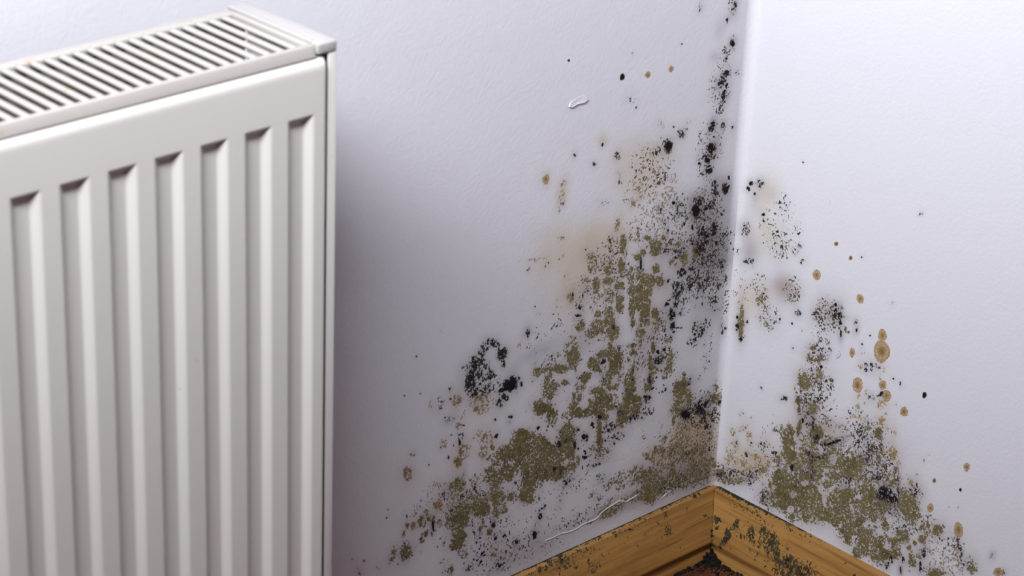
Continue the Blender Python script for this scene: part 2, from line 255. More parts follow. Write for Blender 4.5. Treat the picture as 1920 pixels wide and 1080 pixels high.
 'LD': """-28.8 471.8 7.5 3.6 162 0.12;-34.7 445.2 18.1 11.4 78 0.12;-82.8 488.6 1 0.7 145 0.8;-102.2 402.4 3.9 3.1 108 0.6;-148.5 409.9 3.6 2.6 131 0.45;-138.6 456 6.2 3.5 158 0.1;-70.2 413.8 1.6 1 147 0.7;-196.2 421.8 1.6 1.2 120 0.9;-90.8 403.4 6.6 5.7 128 0.5;-75.6 411.3 5 3.3 149 0.4;-38.2 395.9 16.2 14 129 0.12;-27.4 506.6 7.9 4.2 104 0.2;-174.1 408.9 1.9 1.3 139 0.9;-207.4 384.1 2.4 1.2 159 0.5;-196.4 421.8 2 1.4 126 0.7;-144 385.4 2.8 2 134 0.4;-161.2 372.7 7 2.4 163 0.15;-44.1 388.2 26 10.9 93 0.12;-106.7 390.7 24.2 14.3 154 0.12;-38.9 331.6 23.7 16.7 97 0.3;-31.9 305.6 26.2 13.6 156 0.33;-71.7 340.3 17.6 12.2 135 0.18;-64.5 310.5 23.1 10.6 159 0.2;-34.3 277 25.3 18.1 139 0.33;-81.7 245.7 11.2 6.7 91 0.28;-64.3 264.3 18.3 11.8 116 0.22;-86 234.7 14 6.2 157 0.12;-8.7 253.2 34.6 4.4 97 0.06;-148.8 330.4 13.5 8.5 148 0.22;-158.1 321.3 17.9 11.3 148 0.22;-176.6 301.6 14.2 8 153 0.12;-181.7 290.5 6.7 4.3 147 0.25;-165.8 290.6 17 10.7 147 0.12;-139 308.1 13.4 7.3 154 0.25;-137.5 290.3 8.9 4.5 156 0.2;-199.9 282.6 21.3 10.3 157 0.05;-212.4 247.8 9.2 6.2 138 0.22;-173.3 255.6 6.8 4.3 146 0.2;-135.1 235 9.1 4.5 155 0.3;-177 223.9 4.4 2.2 154 0.4;-192.1 210.1 11.1 5.9 152 0.08;-108 208.5 34.6 13.4 99 0.07;-105.6 229.2 25.8 10.3 100 0.1;-228.1 266.8 18.3 12.7 125 0.03;-20.5 134.5 18.8 8 156 0.45;-34.6 140.9 10 4.8 154 0.4;-25.9 207.3 22.1 6.5 98 0.06;-86.8 231.7 14 6.2 157 0.25;-76.6 213.7 11.4 7.3 141 0.25;-144.5 142.2 11.8 6.1 151 0.28;-159.7 152.4 19.2 11.7 143 0.08;-138.4 157.7 12.7 8.3 121 0.2;-178.8 132.3 7.2 4.4 142 0.2;-174 122.2 9.4 5.7 112 0.12;-131.2 107 11.8 4.7 155 0.12;-30 139.4 19 9.5 152 0.45;-40.3 131.6 12.6 6.3 152 0.4;-43.4 106.5 12.7 6.3 151 0.3;-29.5 79.7 28.5 9.1 168 0.22;-90.2 101.9 18.3 8 154 0.15;-315.1 162.7 13.1 8.3 140 0.2;-290.5 157.9 12.6 5.9 153 0.2;-255.6 150.4 12.8 4.6 157 0.12;-316.7 155.3 13.1 8.4 140 0.2;-290.1 150.5 20.8 7.5 157 0.22;-263.7 99.7 25.1 16.5 126 0.1;-292.7 99.9 13 6.7 149 0.1;-322.9 147.9 20.7 10.3 152 0.08;-259.9 120.7 16.6 8.9 149 0.12;-277.7 85.8 26.7 8.5 156 0.1;-312.2 135.9 6.6 4.2 139 0.3;-280.7 111.1 35.3 22.2 157 0.09;-214.7 91.4 40.6 21.6 168 0.05;-244.2 82.3 38.8 16.6 174 0.1;-146.5 86.7 52 8.1 179 0.12;-42.2 83.3 37.4 11.8 176 0.3;-185.9 116.3 46 27.5 168 0.03;-26.6 127.8 34.5 19 109 0.25;-322.1 150.8 37.9 21.6 147 0.05""",
 'LT': """-137.9 492.3 1.9 1.4 120 0.4;-99.7 412.6 1.7 1.1 114 0.7;-67.8 419.6 3.1 2.1 147 0.25;-100.8 424.8 4.7 2.9 152 0.3;-226 409.3 4 3.5 119 0.8;-79 369.3 2.1 1.5 129 0.7;-145.4 392.1 3.1 2.1 118 0.4;-127.6 362.7 3.4 2.2 80 0.6;-121.3 373.3 4.2 3 128 0.4;-143.7 350.2 5.6 2.8 86 0.6;-207.7 401.6 3.9 2.5 150 0.3;-207.8 391.1 7.7 2.8 97 0.3;-100.4 424.1 3.9 2.8 139 0.3;-211.1 379.4 3.4 2.5 57 0.3;-79.2 369.3 2.3 1.6 133 0.7;-121.6 373.5 4.5 2.8 150 0.3;-126.2 362.3 3.2 2.8 77 0.6;-240.8 337.6 2.9 1.9 166 0.6;-231.7 343.3 8.8 1.6 167 0.3;-193.2 300.2 4.8 3.2 117 0.7;-226.9 294.9 2.6 1.3 156 0.4;-202.6 339.1 3.1 2.2 124 0.2;-229 330 1.5 1.1 139 0.4;-160.9 291.5 6.8 4.3 147 0.3;-150.1 295.5 6.7 3.7 154 0.35;-279.2 203.7 9 6.1 135 0.5;-280.5 190.6 6.9 5.4 124 0.5;-271 190.9 3.5 2.3 132 0.9;-301.6 198.6 7.6 5.5 137 0.7;-307.3 190.3 6 4.1 137 0.85;-308.1 222.1 3.2 2.2 129 0.6;-323 213 3.4 2.9 107 0.5;-326.8 177.3 6.1 2.9 153 0.35;-311.3 160.6 6.2 2.9 153 0.6;-326.1 157.9 5.3 3.4 113 0.8;-252.6 185.8 8.4 2.3 159 0.5;-328 159 5.3 3.2 144 0.85;-358.5 152.2 4 2.6 116 0.8;-352.5 149.2 3.9 2.5 112 0.75;-351.4 158.7 3.2 2.1 139 0.4;-339.5 158 3.6 1.8 151 0.5;-367.6 120.8 1.1 0.7 137 0.7;-406.8 128.8 5.8 1.2 111 0.6;-413.9 140.8 2.5 1.1 96 0.5;-402.1 136.9 1.7 1.2 125 0.5;-387.6 124.9 2.3 1.5 137 0.6;-378.7 173.2 1.9 1.1 147 0.4;-285.2 234.7 12.2 7.6 156 0.6;-310.9 245.7 6.5 4.4 118 0.7;-304.5 231.9 6 4.1 122 0.4;-246.2 273.7 2.9 2.8 95 0.6;-308 222.7 3.6 2.5 136 0.6;-359.6 198.1 6.4 4.2 112 0.7;-355.6 214.2 3 1.9 146 0.7;-337.9 250.7 3.7 2 102 0.4;-322.9 212.1 4.7 3.2 129 0.4;-348.9 264.1 1.3 0.7 153 0.5""",
 'LS': """-115.6 395.5 17.6 12.4 139 0.22;-101.1 366.2 27.4 18.5 143 0.25;-113.1 405 12.8 7.2 157 0.12;-104.7 383.8 17 10.7 151 0.18;-111.3 366.2 24.6 14.4 154 0.2;-96.2 346.7 20.3 11 156 0.25;-113.8 335.7 20.2 11 155 0.22;-76.2 321.6 21.7 14.2 144 0.25;-63 338 11.8 7.3 150 0.25;-100.5 359.5 6.9 4.3 150 0.25""",
 'LO': """-97.8 318.8 7 4.3 149 0.9;-118.7 333.9 3.3 1.6 102 0.7;-108.2 328.7 2.8 1.8 145 0.8;-88.4 323.4 3 2 136 0.75;-70.7 314.6 4.3 3.6 141 0.45;-64.3 351 2.9 1.6 155 0.5;-77.6 337.1 3.7 2.5 140 0.4;-127.3 333.1 3.2 1 97 0.5;-111.6 316.3 4 2.2 154 0.7;-43.6 351.2 3.4 2 109 0.55;-48.5 299.7 4.4 2.5 109 0.9;-45.2 330.1 5.1 3.5 138 0.35;-96.4 314.5 6.5 4.3 145 0.9;-112.1 316 3.5 2.2 149 0.7;-116.9 312.6 3.5 2.2 149 0.7;-60.9 295.4 5.3 3.7 129 0.75;-74.9 297.3 4.7 2.7 153 0.6;-47.7 297.4 4 2.8 97 0.85;-94.8 296.5 4.2 3.6 136 0.85;-102.9 288.8 8.6 4.5 155 1;-89.5 284.6 5.1 3.4 135 0.95;-119.9 299.6 9 4.5 157 0.7;-116.3 281 9.6 6.3 141 0.9;-105.9 281.2 7.7 5.3 130 0.55;-108.1 270.6 8.3 5.6 121 0.9;-120.4 269.4 9.2 3.1 98 0.85;-101.4 265.4 5.9 2.6 100 0.8;-92.6 255.5 5.1 3.4 135 0.9;-107.2 260.7 5.2 3 107 0.8;-102.1 249.4 3.7 2.4 117 0.6;-108.7 241.6 4.8 3.2 124 0.55;-89.9 242.5 6 3.7 147 0.5;-118.1 254.2 4.5 2.3 78 0.5;-136.1 329.3 7.3 3.2 100 0.8;-136.8 312.2 6.6 2.8 99 0.95;-151.4 311.6 5.2 3.5 142 0.75;-150.6 302 6.5 2.6 160 0.85;-163.7 302.6 5.9 3.4 107 0.95;-121.8 297.7 9.3 5.8 148 0.7;-136.8 294.1 5.6 3 155 0.75;-105.6 290 6.6 4.3 144 1;-117.5 282.9 8.2 5.1 148 0.9;-120.3 267.7 7.6 3 99 0.95;-110.2 270.4 8.3 5.6 121 0.8;-102.1 261.6 6.8 3.1 101 0.85;-104.4 251.7 6.7 4.5 126 0.6;-147.4 286.8 6.9 4.3 147 0.6;-135.8 281.1 5.2 3.2 147 0.9;-135.2 274.5 4.9 3.4 134 0.95;-147.8 272.7 6 4.1 136 0.9;-146.1 264.2 6.5 4.2 142 0.9;-159.6 274.6 4.1 2.8 139 0.6;-157.9 265.3 6.9 4.3 146 0.7;-144.1 257.1 5.5 2.3 159 0.9;-169.7 316.8 4.8 3.3 134 0.4;-175.2 309.8 5.3 1.9 161 0.7;-179.4 271.7 5.9 3.4 106 0.7;-182.2 269.4 3.7 2.6 127 0.5;-171.6 328.2 5.1 3.4 142 0.45;-145.1 334.9 4.4 2.2 157 0.4;-117.1 314.6 4.2 2.6 149 0.7;-108 328.3 3.4 1.8 155 0.8;-112.1 316.8 3.5 2.2 149 0.6;-147.9 318.5 5.6 3.6 148 0.3;-179.4 272.1 4.6 3.2 124 0.6;-158.6 261.5 9 5.1 151 0.75;-141.8 254 7.5 4.4 150 0.95;-167.5 259.4 5.5 3 154 0.6;-148.6 250.5 7.7 3 159 0.5;-141.3 248.3 4.8 3.2 140 0.75;-186.6 260.8 4.7 3.1 139 0.5;-187.1 254.3 6.6 3.7 152 0.6;-185.4 243.4 9.1 6.1 120 1;-181.7 233.4 5 1 95 0.8;-199.4 237.8 9.1 3.4 159 0.9;-202.8 251.9 2.8 1.8 145 0.5;-225.2 243.1 4.9 2.9 139 0.9;-217.9 243.2 5.8 2 170 0.6;-211.5 234 6.7 4.3 144 0.7;-209 226 8.7 4.4 154 0.75;-210.6 219.3 7.7 4.4 150 0.65;-219.9 210.3 8.1 5.2 140 0.85;-208.7 205 6.8 4.3 144 0.7;-194.1 224.4 4.9 2.2 156 0.6;-168.8 221.2 6 3.7 -164 0.8;-176.4 214.7 6.1 4.1 134 0.55;-178.9 206.6 6.8 3.7 151 0.6;-183.4 200 6 4.2 154 0.7;-162.5 232.2 7 4.3 145 0.8;-156.9 224.8 5.8 3.6 145 0.95;-151.7 236.9 7.2 2.9 169 0.9;-144 242.6 3.9 2.6 128 0.7;-137.4 224.3 11.2 7.4 120 1;-140.8 215.6 7.9 4.4 106 0.95;-129.9 208.9 5.9 4 128 0.55;-138.8 203.5 7 3.8 151 0.8;-147.5 209.6 4.7 2.9 145 0.8;-154.3 203.6 8.9 3.1 159 0.85;-148.5 195.1 10.2 4.6 156 0.8;-152.2 189.7 11.5 6 152 0.85;-141.1 192.7 7 3.8 151 0.7;-135.4 186.7 6.3 4.2 134 0.55;-168.5 188.5 13.3 3.9 160 0.85;-152.7 183.3 8 3.8 154 0.8;-114.7 225.4 3.8 2.5 136 0.7;-117.4 233.7 6.4 2 167 0.65;-108.1 234.9 5.1 1.9 99 0.6;-107.9 243.8 4.8 2.9 147 0.5;-106.4 250.7 6.9 3.4 156 0.7;-118.7 254.8 4.3 2 102 0.8;-146.6 263.5 5.7 3.9 128 0.85;-120.6 221.6 2.6 1.4 105 0.7;-114.4 210.6 7.1 2 83 0.8;-118.8 200.4 8.9 5 107 0.85;-117.6 185.1 10.8 6 107 0.95;-107.4 177.6 6.7 4.3 118 0.9;-119.7 173.3 9.4 4.6 153 0.85;-94.3 209.2 6.9 1.5 96 0.8;-95.6 188 4.7 2.9 115 0.7;-133.8 192 3.6 2.2 145 0.7;-91.4 224 5.2 2.1 100 0.8;-93.2 208.9 6.1 2.6 101 0.9;-92.4 193.6 7.2 3.4 87 0.85;-95.6 188 4.1 2.7 129 0.8;-116.5 198 11.4 5.1 101 0.85;-117.6 185.1 9.3 5.8 114 0.95;-107.6 179.3 6.1 4 128 0.9;-116.6 173.1 8.4 4.6 150 0.8;-122.6 170 8.1 5.4 127 0.75;-69.4 205.6 7.4 4.5 93 0.6;-70.7 196.8 5.3 3.5 134 0.65;-67.8 211.8 3.5 1.7 103 0.7;-72.8 189.9 1.8 1.2 139 0.8;-76.1 191.1 2.2 1.2 150 0.8;-53 170.9 11.5 8.1 109 0.8;-54.7 154.4 8.8 5.7 134 0.65;-50.7 186.3 2.5 1.5 146 0.7;-59.3 144.8 3.7 1.7 103 0.6;-42 159.7 5.4 3.9 111 0.85;-76 207.7 9.5 4.6 155 0.3;-88.5 203.2 4.9 3 146 0.5;-73.4 225.1 4.5 2.9 142 0.4;-114.7 225.4 4.4 2.9 141 0.5;-7.6 150.2 7.9 4.6 146 0.6;-8.1 159.9 3.8 2.1 109 0.55;-217.8 208.8 8.7 4.4 153 0.85;-206.3 197.7 8.2 5.4 117 0.7;-232.3 187.8 5.7 3.6 143 0.9;-217.8 176.4 12.1 6 153 0.8;-222.2 167.3 19.8 9.8 153 1;-206.9 160.4 16.9 9 151 1;-218.3 151.1 14.4 6.8 153 1;-204.1 147.8 12.5 6.7 150 0.95;-197.5 138.9 5.3 2.4 101 0.8;-229.6 142 10.8 6.5 109 0.75;-232 132.1 8.9 4.5 151 0.8;-187.9 176.1 10.4 6.9 134 0.95;-187.1 164.3 10.4 6.8 119 1;-181.8 153.3 5.5 3.3 111 0.95;-174.8 191.4 11 3.8 158 0.8;-151.8 184.7 9.2 4.6 153 0.9;-147.1 177.3 5.8 3 152 0.8;-150.6 168.5 8.6 2.6 97 0.85;-149.1 155.5 9.6 2.9 97 0.95;-180.5 142.1 5.8 3.4 147 0.75;-173.6 145.5 4.4 1.8 99 0.8;-204.4 167.7 6.6 3 154 0.7;-157.6 151.7 3.6 2.2 143 0.7;-187.9 192.5 6.8 3.7 151 0.5;-117.6 173.4 11.7 5.4 155 0.9;-125.4 166 7.2 4 107 0.75;-136.2 182.8 6.8 2.3 159 0.8;-164.1 184.6 6.7 2.3 158 0.5;-95.7 140.4 2.4 1.1 154 0.6;-126.2 110.3 6.5 2.5 -178 0.55;-135.6 108.5 6 3.1 150 0.3;-149.8 102.5 7 3.1 154 0.3;-98.1 106.5 11.2 6.2 148 0.5;-81.1 97.9 12.4 6.3 151 0.7;-80 85.3 12.7 7 147 0.8;-83.8 78.8 9.9 4.8 152 0.8;-53.5 84.6 11.8 6.9 144 0.6;-57 98.1 6.2 3.9 121 0.6;-24.1 81.3 15.6 8 150 0.42;-10.3 80.1 10.2 6.2 116 0.65;-6.3 84.9 5.9 3.2 109 0.75;-39.5 100.8 13.1 8.4 129 0.35;-126.2 110.3 5.3 2.6 165 0.55;-123.3 100.7 2.4 1 155 0.5;-35 78.1 18.8 6.6 157 0.35;-90.8 121.1 4.9 2.3 137 0.4;-237.8 191.3 10.6 3.8 158 0.85;-237.9 184 11.1 6.5 147 0.8;-218.8 175.9 11.3 6.6 147 0.9;-255.2 180.3 8.6 5.6 138 0.95;-243.3 175.4 9.4 6.2 135 0.8;-228.3 170.2 16.3 7.5 154 0.9;-209.9 159.7 17.7 8.3 154 1;-202.1 147.1 14.5 6.8 153 1;-217.4 152.5 16.5 7.6 154 0.95;-236.7 162.5 11.2 6.6 146 0.75;-252.2 161.4 8.2 5.3 116 0.95;-267.8 163.6 11.9 6.6 149 0.8;-271.9 169.9 8.4 3 157 0.6;-263.6 176.7 11.6 5.2 155 0.55;-272.5 181.4 5.3 2.9 150 0.5;-227.7 142.9 9.5 6.2 119 0.85;-231.2 134.2 9.6 6.3 135 0.72;-262.9 143.2 8.2 4.4 149 0.9;-249.1 138.2 4.5 3 127 0.85;-265.4 153 6.5 3.7 148 0.55;-263.5 135.2 6.2 3.6 108 0.7;-307 170.2 7.6 4.9 140 0.85;-313.1 171.6 4.3 2.8 140 0.7;-300.3 145.3 9.4 4.4 153 0.9;-283 139.8 10.8 5.9 149 0.9;-289.3 154.3 6.4 3.6 148 0.55;-299.5 149.1 12.4 4.5 156 0.4;-280.3 143.7 8.6 4.4 151 0.5;-244.2 138.9 4.2 0.9 122 0.6;-256.4 129.3 5 3.3 127 0.6;-196.6 141.1 7.1 4.4 142 0.8;-288 167.5 6.6 4.2 141 0.35;-343.3 150.2 5 3.3 132 0.7;-336.9 151.4 3.7 2.4 120 0.5;-360.1 128.4 6.3 4.9 117 0.95;-372.9 131.2 5 2.9 71 0.65;-340.2 137.4 3.3 2.3 172 0.8;-343.3 133.7 2.9 1.9 127 0.7;-362.4 144.9 3.3 1.4 76 0.6;-331.2 146.9 3.3 1.6 100 0.7;-302 140.2 10 6.4 115 1;-306.6 136.2 8.1 5.2 114 0.95;-281.9 137.8 8.6 4.4 150 0.95;-278.7 130.1 6.7 1.5 94 0.7;-303.2 122.8 8 4.4 148 0.9;-305.8 116.4 6.7 4.2 139 0.8;-309.5 113.7 4.7 2.2 152 0.6;-264.3 131.4 6.9 3.4 101 0.65;-264.9 143.9 8.6 3.8 154 0.85;-270.2 113.8 3.4 2.1 140 0.8;-266.7 119.9 3.7 1.8 69 0.6;-314.1 136.6 4.8 3.2 125 0.5;-325.5 142.4 4.3 2.6 144 0.5;-298.6 103.8 6.5 3.7 146 0.3;-311.5 93.1 4.4 2.3 102 0.75;-273.3 118.2 6.8 1.4 146 0.4;-264.7 89.7 2.8 1.5 148 0.6;-316.6 102.4 5.3 2.7 150 0.3;-318.2 94.8 4.3 1.8 98 0.4;-316.3 143.8 3.7 2.5 121 0.5;-257.5 130.5 4.3 2.9 50 0.5;-127.3 83.9 13.1 4.6 176 0.45;-98.4 84.9 14.5 5.2 175 0.5;-72.3 85 13.7 5.7 173 0.6;-42.4 84.4 14.6 7.7 165 0.5;-133.3 79.3 8.3 2.9 176 0.5;-58.4 112.6 23.4 13.7 144 0.35;-22.7 89.7 16.6 10.5 124 0.5;-116.4 106.9 10.6 6.3 143 0.3""",
 'LH': """-147.7 225.1 7 4.6 119 1;-157.2 215.9 7.2 5.6 131 1;-152.2 243.5 5.5 1.9 160 1;-137.1 207.9 3.9 2.8 88 1;-170 196.4 5.3 3.5 124 1;-195 208.6 10.1 6.2 154 1;-201.5 231.6 6.5 3.1 155 1;-157 253.8 3.3 2.8 83 0.8;-185.1 224.8 6.4 3.1 101 1;-203.9 176.6 7.3 4.1 149 0.95;-196.6 186.4 4.8 3.1 137 0.9;-199.7 203.7 5.4 1.9 159 0.8;-46.5 92.7 6.9 4.4 135 1""",
 'LR': """-32.5 120.3 29.5 17.3 143 0.5;-51.3 131 5.2 3.4 126 0.7;-76.3 117 12.5 7.7 155 0.45;-81.6 115.4 6.2 3.1 151 0.85;-58.7 116.1 7.8 4.6 144 0.7;-66.5 105.8 10.9 3.3 158 0.6;-25.9 99.6 15.3 7.2 153 0.5;-17.2 102.8 3.2 1.9 145 0.8;-9.2 112.4 4 2.3 145 0.7;-68.8 130 3.8 2.5 173 0.6""",
 'LN': """-276.7 285.6 6.7 3 158 0.55;-282.8 283.6 4.6 4.3 31 0.5;-271 280.7 4.3 2.9 116 0.5;-264.3 271.5 5.9 4.4 105 0.7;-263.9 263.6 4.7 2.4 101 0.55;-286.5 279 5 3.5 120 0.5;-291.6 273.6 6.5 4.4 137 0.55;-295.2 267 8.8 5.7 143 0.6;-297.2 259.9 10.8 6 102 0.65;-294.4 248.7 8 5.2 143 0.6;-282.9 268.3 5.3 3.4 144 0.5;-287 256.7 9.4 6.5 131 0.4;-276.1 257.1 5.6 3.6 112 0.6;-276.4 246.8 6.9 4.8 126 0.42;-285 247 8.9 5.8 143 0.4;-254.8 241.2 8 5.3 158 0.95;-251.8 244.2 4.8 3.3 132 0.9;-262.7 239.8 4.6 2.2 171 0.8;-259.9 232.4 4.6 2.9 143 0.6;-264.5 228.6 5.5 3.5 143 0.45;-267.7 245.3 8.7 5.8 116 0.15""",
 'L~c': """-174.2 337.9 41.7 20.1 172 0.5;-112.7 401.1 30.6 13.4 161 0.45;-119.4 381.1 24.3 15.3 151 0.35;-166.2 427.9 9.7 5.8 155 0.35;-174 335.3 41.5 22.4 160 0.45;-191.6 305.4 21.4 10.9 156 0.4;-32.2 117.6 28.9 16.9 145 0.7;-76.6 119.7 9.5 6.4 157 0.7;-262.7 99.3 13.9 8.6 140 0.3;-144.3 140.4 13.9 6.2 154 0.4;-165.3 173.5 11.5 6 151 0.2;-182.7 332.8 43 24.9 160 0.5;-192.1 298.3 39.9 25.4 147 0.35;-121.1 385.6 40.3 25.4 151 0.3""",
 'L~t': """-207.5 393.5 13.2 7.5 86 0.35;-166.2 426.6 5.8 4.2 131 0.25;-173 344 11 7 148 0.12""",
 'L~w': """-35 386 28 9.3 87 0.3;-50.3 345.2 13.7 9.5 124 0.3;-39.7 491.6 11.9 6.7 106 0.2;-42.6 469.7 7.6 4.7 155 0.3;-101.5 234.8 39.8 13 86 0.35;-82.5 276.6 39.5 16.7 88 0.2;-99.5 310.8 19.1 13.3 131 0.25;-29.7 81.6 30.9 11.3 163 0.5;-29.9 138.5 20.1 9.5 154 0.5;-80.7 93.4 20.7 12.2 143 0.35;-6.8 78.8 12.1 6.8 102 0.5;-191.9 114.3 9.9 6.4 95 0.25;-39.6 90.3 45.6 22.5 168 0.6;-95.1 83.7 42 10.5 178 0.4;-139.8 81.7 34.9 7 179 0.35;-201.7 76.3 45.2 17 176 0.2""",
 'L~g': """-36.3 331 35.1 16.4 159 0.4;-23.7 296.6 31.6 20.5 144 0.5;-24.5 354.5 15 10.3 137 0.25;-45 293 41.5 21.5 156 0.4;-26.8 239.9 27.1 12.6 151 0.2;-232.5 260.4 25.9 8.9 -176 0.25;-176.5 253.6 29.3 14.8 155 0.12;-263.8 101.4 28.9 17.9 140 0.1;-16.8 98.2 34.3 16.3 104 0.3;-243.9 77.1 49.3 16.9 177 0.2""",
 'LP': [(-119.6, 470.8, 3.3, 2.8, 151, 0.9, 'round tan mould spot beside the lone black spot, high on the left wall'), (-93.6, 470.1, 3.4, 2.5, 146, 0.85, 'faint tan mould spot on the left wall, furthest right of the high row of three'), (-226.0, 409.3, 4.0, 3.5, 119, 0.9, 'orange-tan mould spot left of the pale stain on the left wall')],
 'LZ': [(-148.7, 475.4, 2.9, 2.6, 121, 1.0, 'lone oval black mould spot high on the left wall, right of the torn paint flake'), (-90.4, 404.0, 5.0, 4.4, 129, 1.0, 'fuzzy dark olive mould spot above the speckled left wall patch'), (-208.0, 501.8, 1.5, 1.0, 153, 1.0, 'small dark mould dot above the torn paint flake on the left wall')],
 'RP': [(-138.1, 293.4, 4.3, 3.7, 101, 0.95, 'tan oval mould spot highest on the right wall'), (-163.9, 270.6, 5.6, 4.2, 104, 0.95, 'smaller upper lobe of the figure-eight tan mould spot on the right wall'), (-165.1, 256.7, 9.7, 7.8, 104, 0.95, 'largest round tan mould spot with a darker centre on the right wall'), (-135.6, 244.1, 4.3, 2.9, 96, 0.95, 'small tan oval mould spot left of the largest round one'), (-144.5, 217.8, 6.9, 5.4, 100, 0.9, 'ragged tan oval mould spot with an olive centre, left of the stacked brown spots'), (-169.7, 228.0, 4.6, 3.5, 118, 0.9, 'upper of the two stacked brown mould spots on the right wall'), (-174.8, 220.3, 5.6, 4.3, 112, 0.95, 'lower of the two stacked brown mould spots on the right wall'), (-193.8, 213.7, 4.7, 3.6, 123, 0.9, 'brown mould spot lower right of the stacked pair on the right wall'), (-260.3, 191.7, 4.0, 3.0, 111, 0.9, 'lone round brown mould spot far right on the right wall'), (-230.7, 141.2, 4.1, 3.1, 112, 0.9, 'tan mould spot just right of the big olive patch on the right wall'), (-231.2, 166.6, 2.3, 1.7, 115, 0.85, 'faint small tan mould dot right of the olive patch'), (-260.5, 134.4, 6.6, 4.6, 83, 0.9, 'tall brown oval mould spot at the lower right edge of the fringe'), (-302.8, 115.2, 5.6, 3.4, 143, 0.95, 'brown mould spot with a black edge at the bottom right'), (-107.9, 331.5, 2.5, 1.8, 145, 1.0, 'upper left of two small brown mould dots on the bare right wall'), (-124.0, 324.7, 2.2, 1.7, 130, 1.0, 'lower right of two small brown mould dots on the bare right wall'), (-91.2, 297.7, 5.1, 4.0, 117, 0.9, 'pale tan ringed mould spot nearest the corner on the right wall')],
 'RZ': [(-211.6, 236.0, 3.0, 2.2, 105, 1.0, 'lone round black mould spot on the bare right wall'), (-105.5, 219.2, 1.9, 1.4, 141, 1.0, 'black mould dot at the top of the narrow olive trail on the right wall'), (-257.2, 169.7, 1.8, 1.3, 108, 1.0, 'small black mould spot below the lone round brown one on the right wall')],
 'RT': """-169.6 301.4 1.3 1.1 124 0.9;-146.1 235.6 3.2 2.3 140 0.6;-154.3 215.2 2.4 1.7 99 0.6;-169.3 210 4.3 2.6 93 0.6;-174 211.9 4.3 2.6 93 0.6;-153.7 205.2 1.5 1.1 100 0.6;-147.5 199.4 3.4 2.4 139 0.45;-185.4 216.9 1.2 0.9 138 0.8;-167.6 241.6 3.7 2.7 140 0.5;-80 188.5 1.6 1.1 102 0.8;-166.8 234.3 3.2 2.3 102 0.35;-146.5 207.7 3.3 2.4 102 0.4;-135.6 272 2.7 2.1 134 0.4;-186.6 173 6.1 4.5 85 0.8;-193.3 163.8 6.3 2.4 85 0.5;-173.5 197 4.3 3.3 122 0.6;-175.7 203.4 2.3 1.8 118 0.4;-147.5 189.5 6 3.6 148 0.35;-179 192.7 2.8 2.1 107 0.5;-187.2 191.8 4.7 1.7 85 0.5;-214.1 164.3 1.9 1.5 125 0.6;-208.9 155.2 2.7 1.9 136 0.7;-219.1 179.8 1.3 0.9 100 0.8;-214.1 164.3 1.7 1.3 122 0.6;-257.2 153.6 1.3 0.7 89 0.7;-248.2 149.9 0.9 0.7 134 0.7;-219.1 179.8 1.1 0.8 104 0.8;-223.2 186.3 1 0.8 112 0.7;-208.7 155.1 2.5 1.8 127 0.8;-218.2 152.1 1.9 1.3 135 0.7;-276.7 121 1.2 0.9 124 0.5;-169.6 301.5 1.4 1.1 131 0.8""",
 'RD': """-115.7 204 3.4 2.6 112 0.4;-117 211.7 2.3 1.7 131 0.6;-112.4 236.7 2.9 2.3 121 0.4;-70 175.4 3.9 2.1 151 0.5;-106.2 266.8 16.1 12.6 120 0.28;-68.3 271 8.6 6.6 131 0.25;-99.8 245.9 13.2 9.7 104 0.1;-44 241.1 13.1 9.7 136 0.18;-99.3 228.2 12.4 8.8 141 0.3;-99.5 204.1 15.7 11.6 134 0.3;-97.9 184.6 18.1 13.8 121 0.3;-111 195.5 17.4 10.1 91 0.1;-35.8 254.6 9.3 7.3 118 0.15;-122.5 237.3 4.5 3.5 113 0.1;-145.2 247.3 3.2 1 157 0.25;-126.3 153.9 13.7 8.1 148 0.25;-157.5 170.5 27 17.7 143 0.2;-171.6 158.8 21.6 14.6 141 0.33;-188.2 156 21.3 8.6 86 0.28;-145.9 182.2 16.5 11.6 139 0.1;-112.9 179.6 16.1 12 109 0.14;-188.1 128.2 17.8 12.5 136 0.33;-98.6 122.7 16.8 8.3 151 0.22;-106.2 114.6 14.1 8.2 147 0.3;-85.9 117.3 19.6 8.3 153 0.15;-198.6 124 19.6 10 149 0.22;-52.9 122.7 6.4 4.7 122 0.2;-137.2 128.2 20.3 8.2 153 0.2;-211.9 117.7 20.8 10 150 0.22;-252.9 120.9 12.8 7.8 144 0.1;-215.7 143.8 8 5.7 135 0.12;-24.1 79.9 23 6.7 155 0.26;-12.8 79.3 14.9 6.7 152 0.18;-49.3 104 14.6 7.9 149 0.12;-53.4 121 5.5 3.2 147 0.2;-48.9 344.4 9.8 6.7 95 0.12;-50.1 310.8 13.1 9.9 105 0.2;-64.5 328.6 5.9 4.7 117 0.1;-70.3 315.8 2.9 2.3 109 0.4;-66.6 310.2 4.3 3.3 105 0.25;-75.1 304 3.6 2.1 153 0.3;-66.4 274.9 11.6 8.3 100 0.2;-75.3 257.3 3.1 2.5 123 0.4;-46.9 323.9 23.2 18.5 126 0.04;-21.8 262.9 19 13.3 145 0.06;-187.8 384.8 2.3 1.7 144 0.3""",
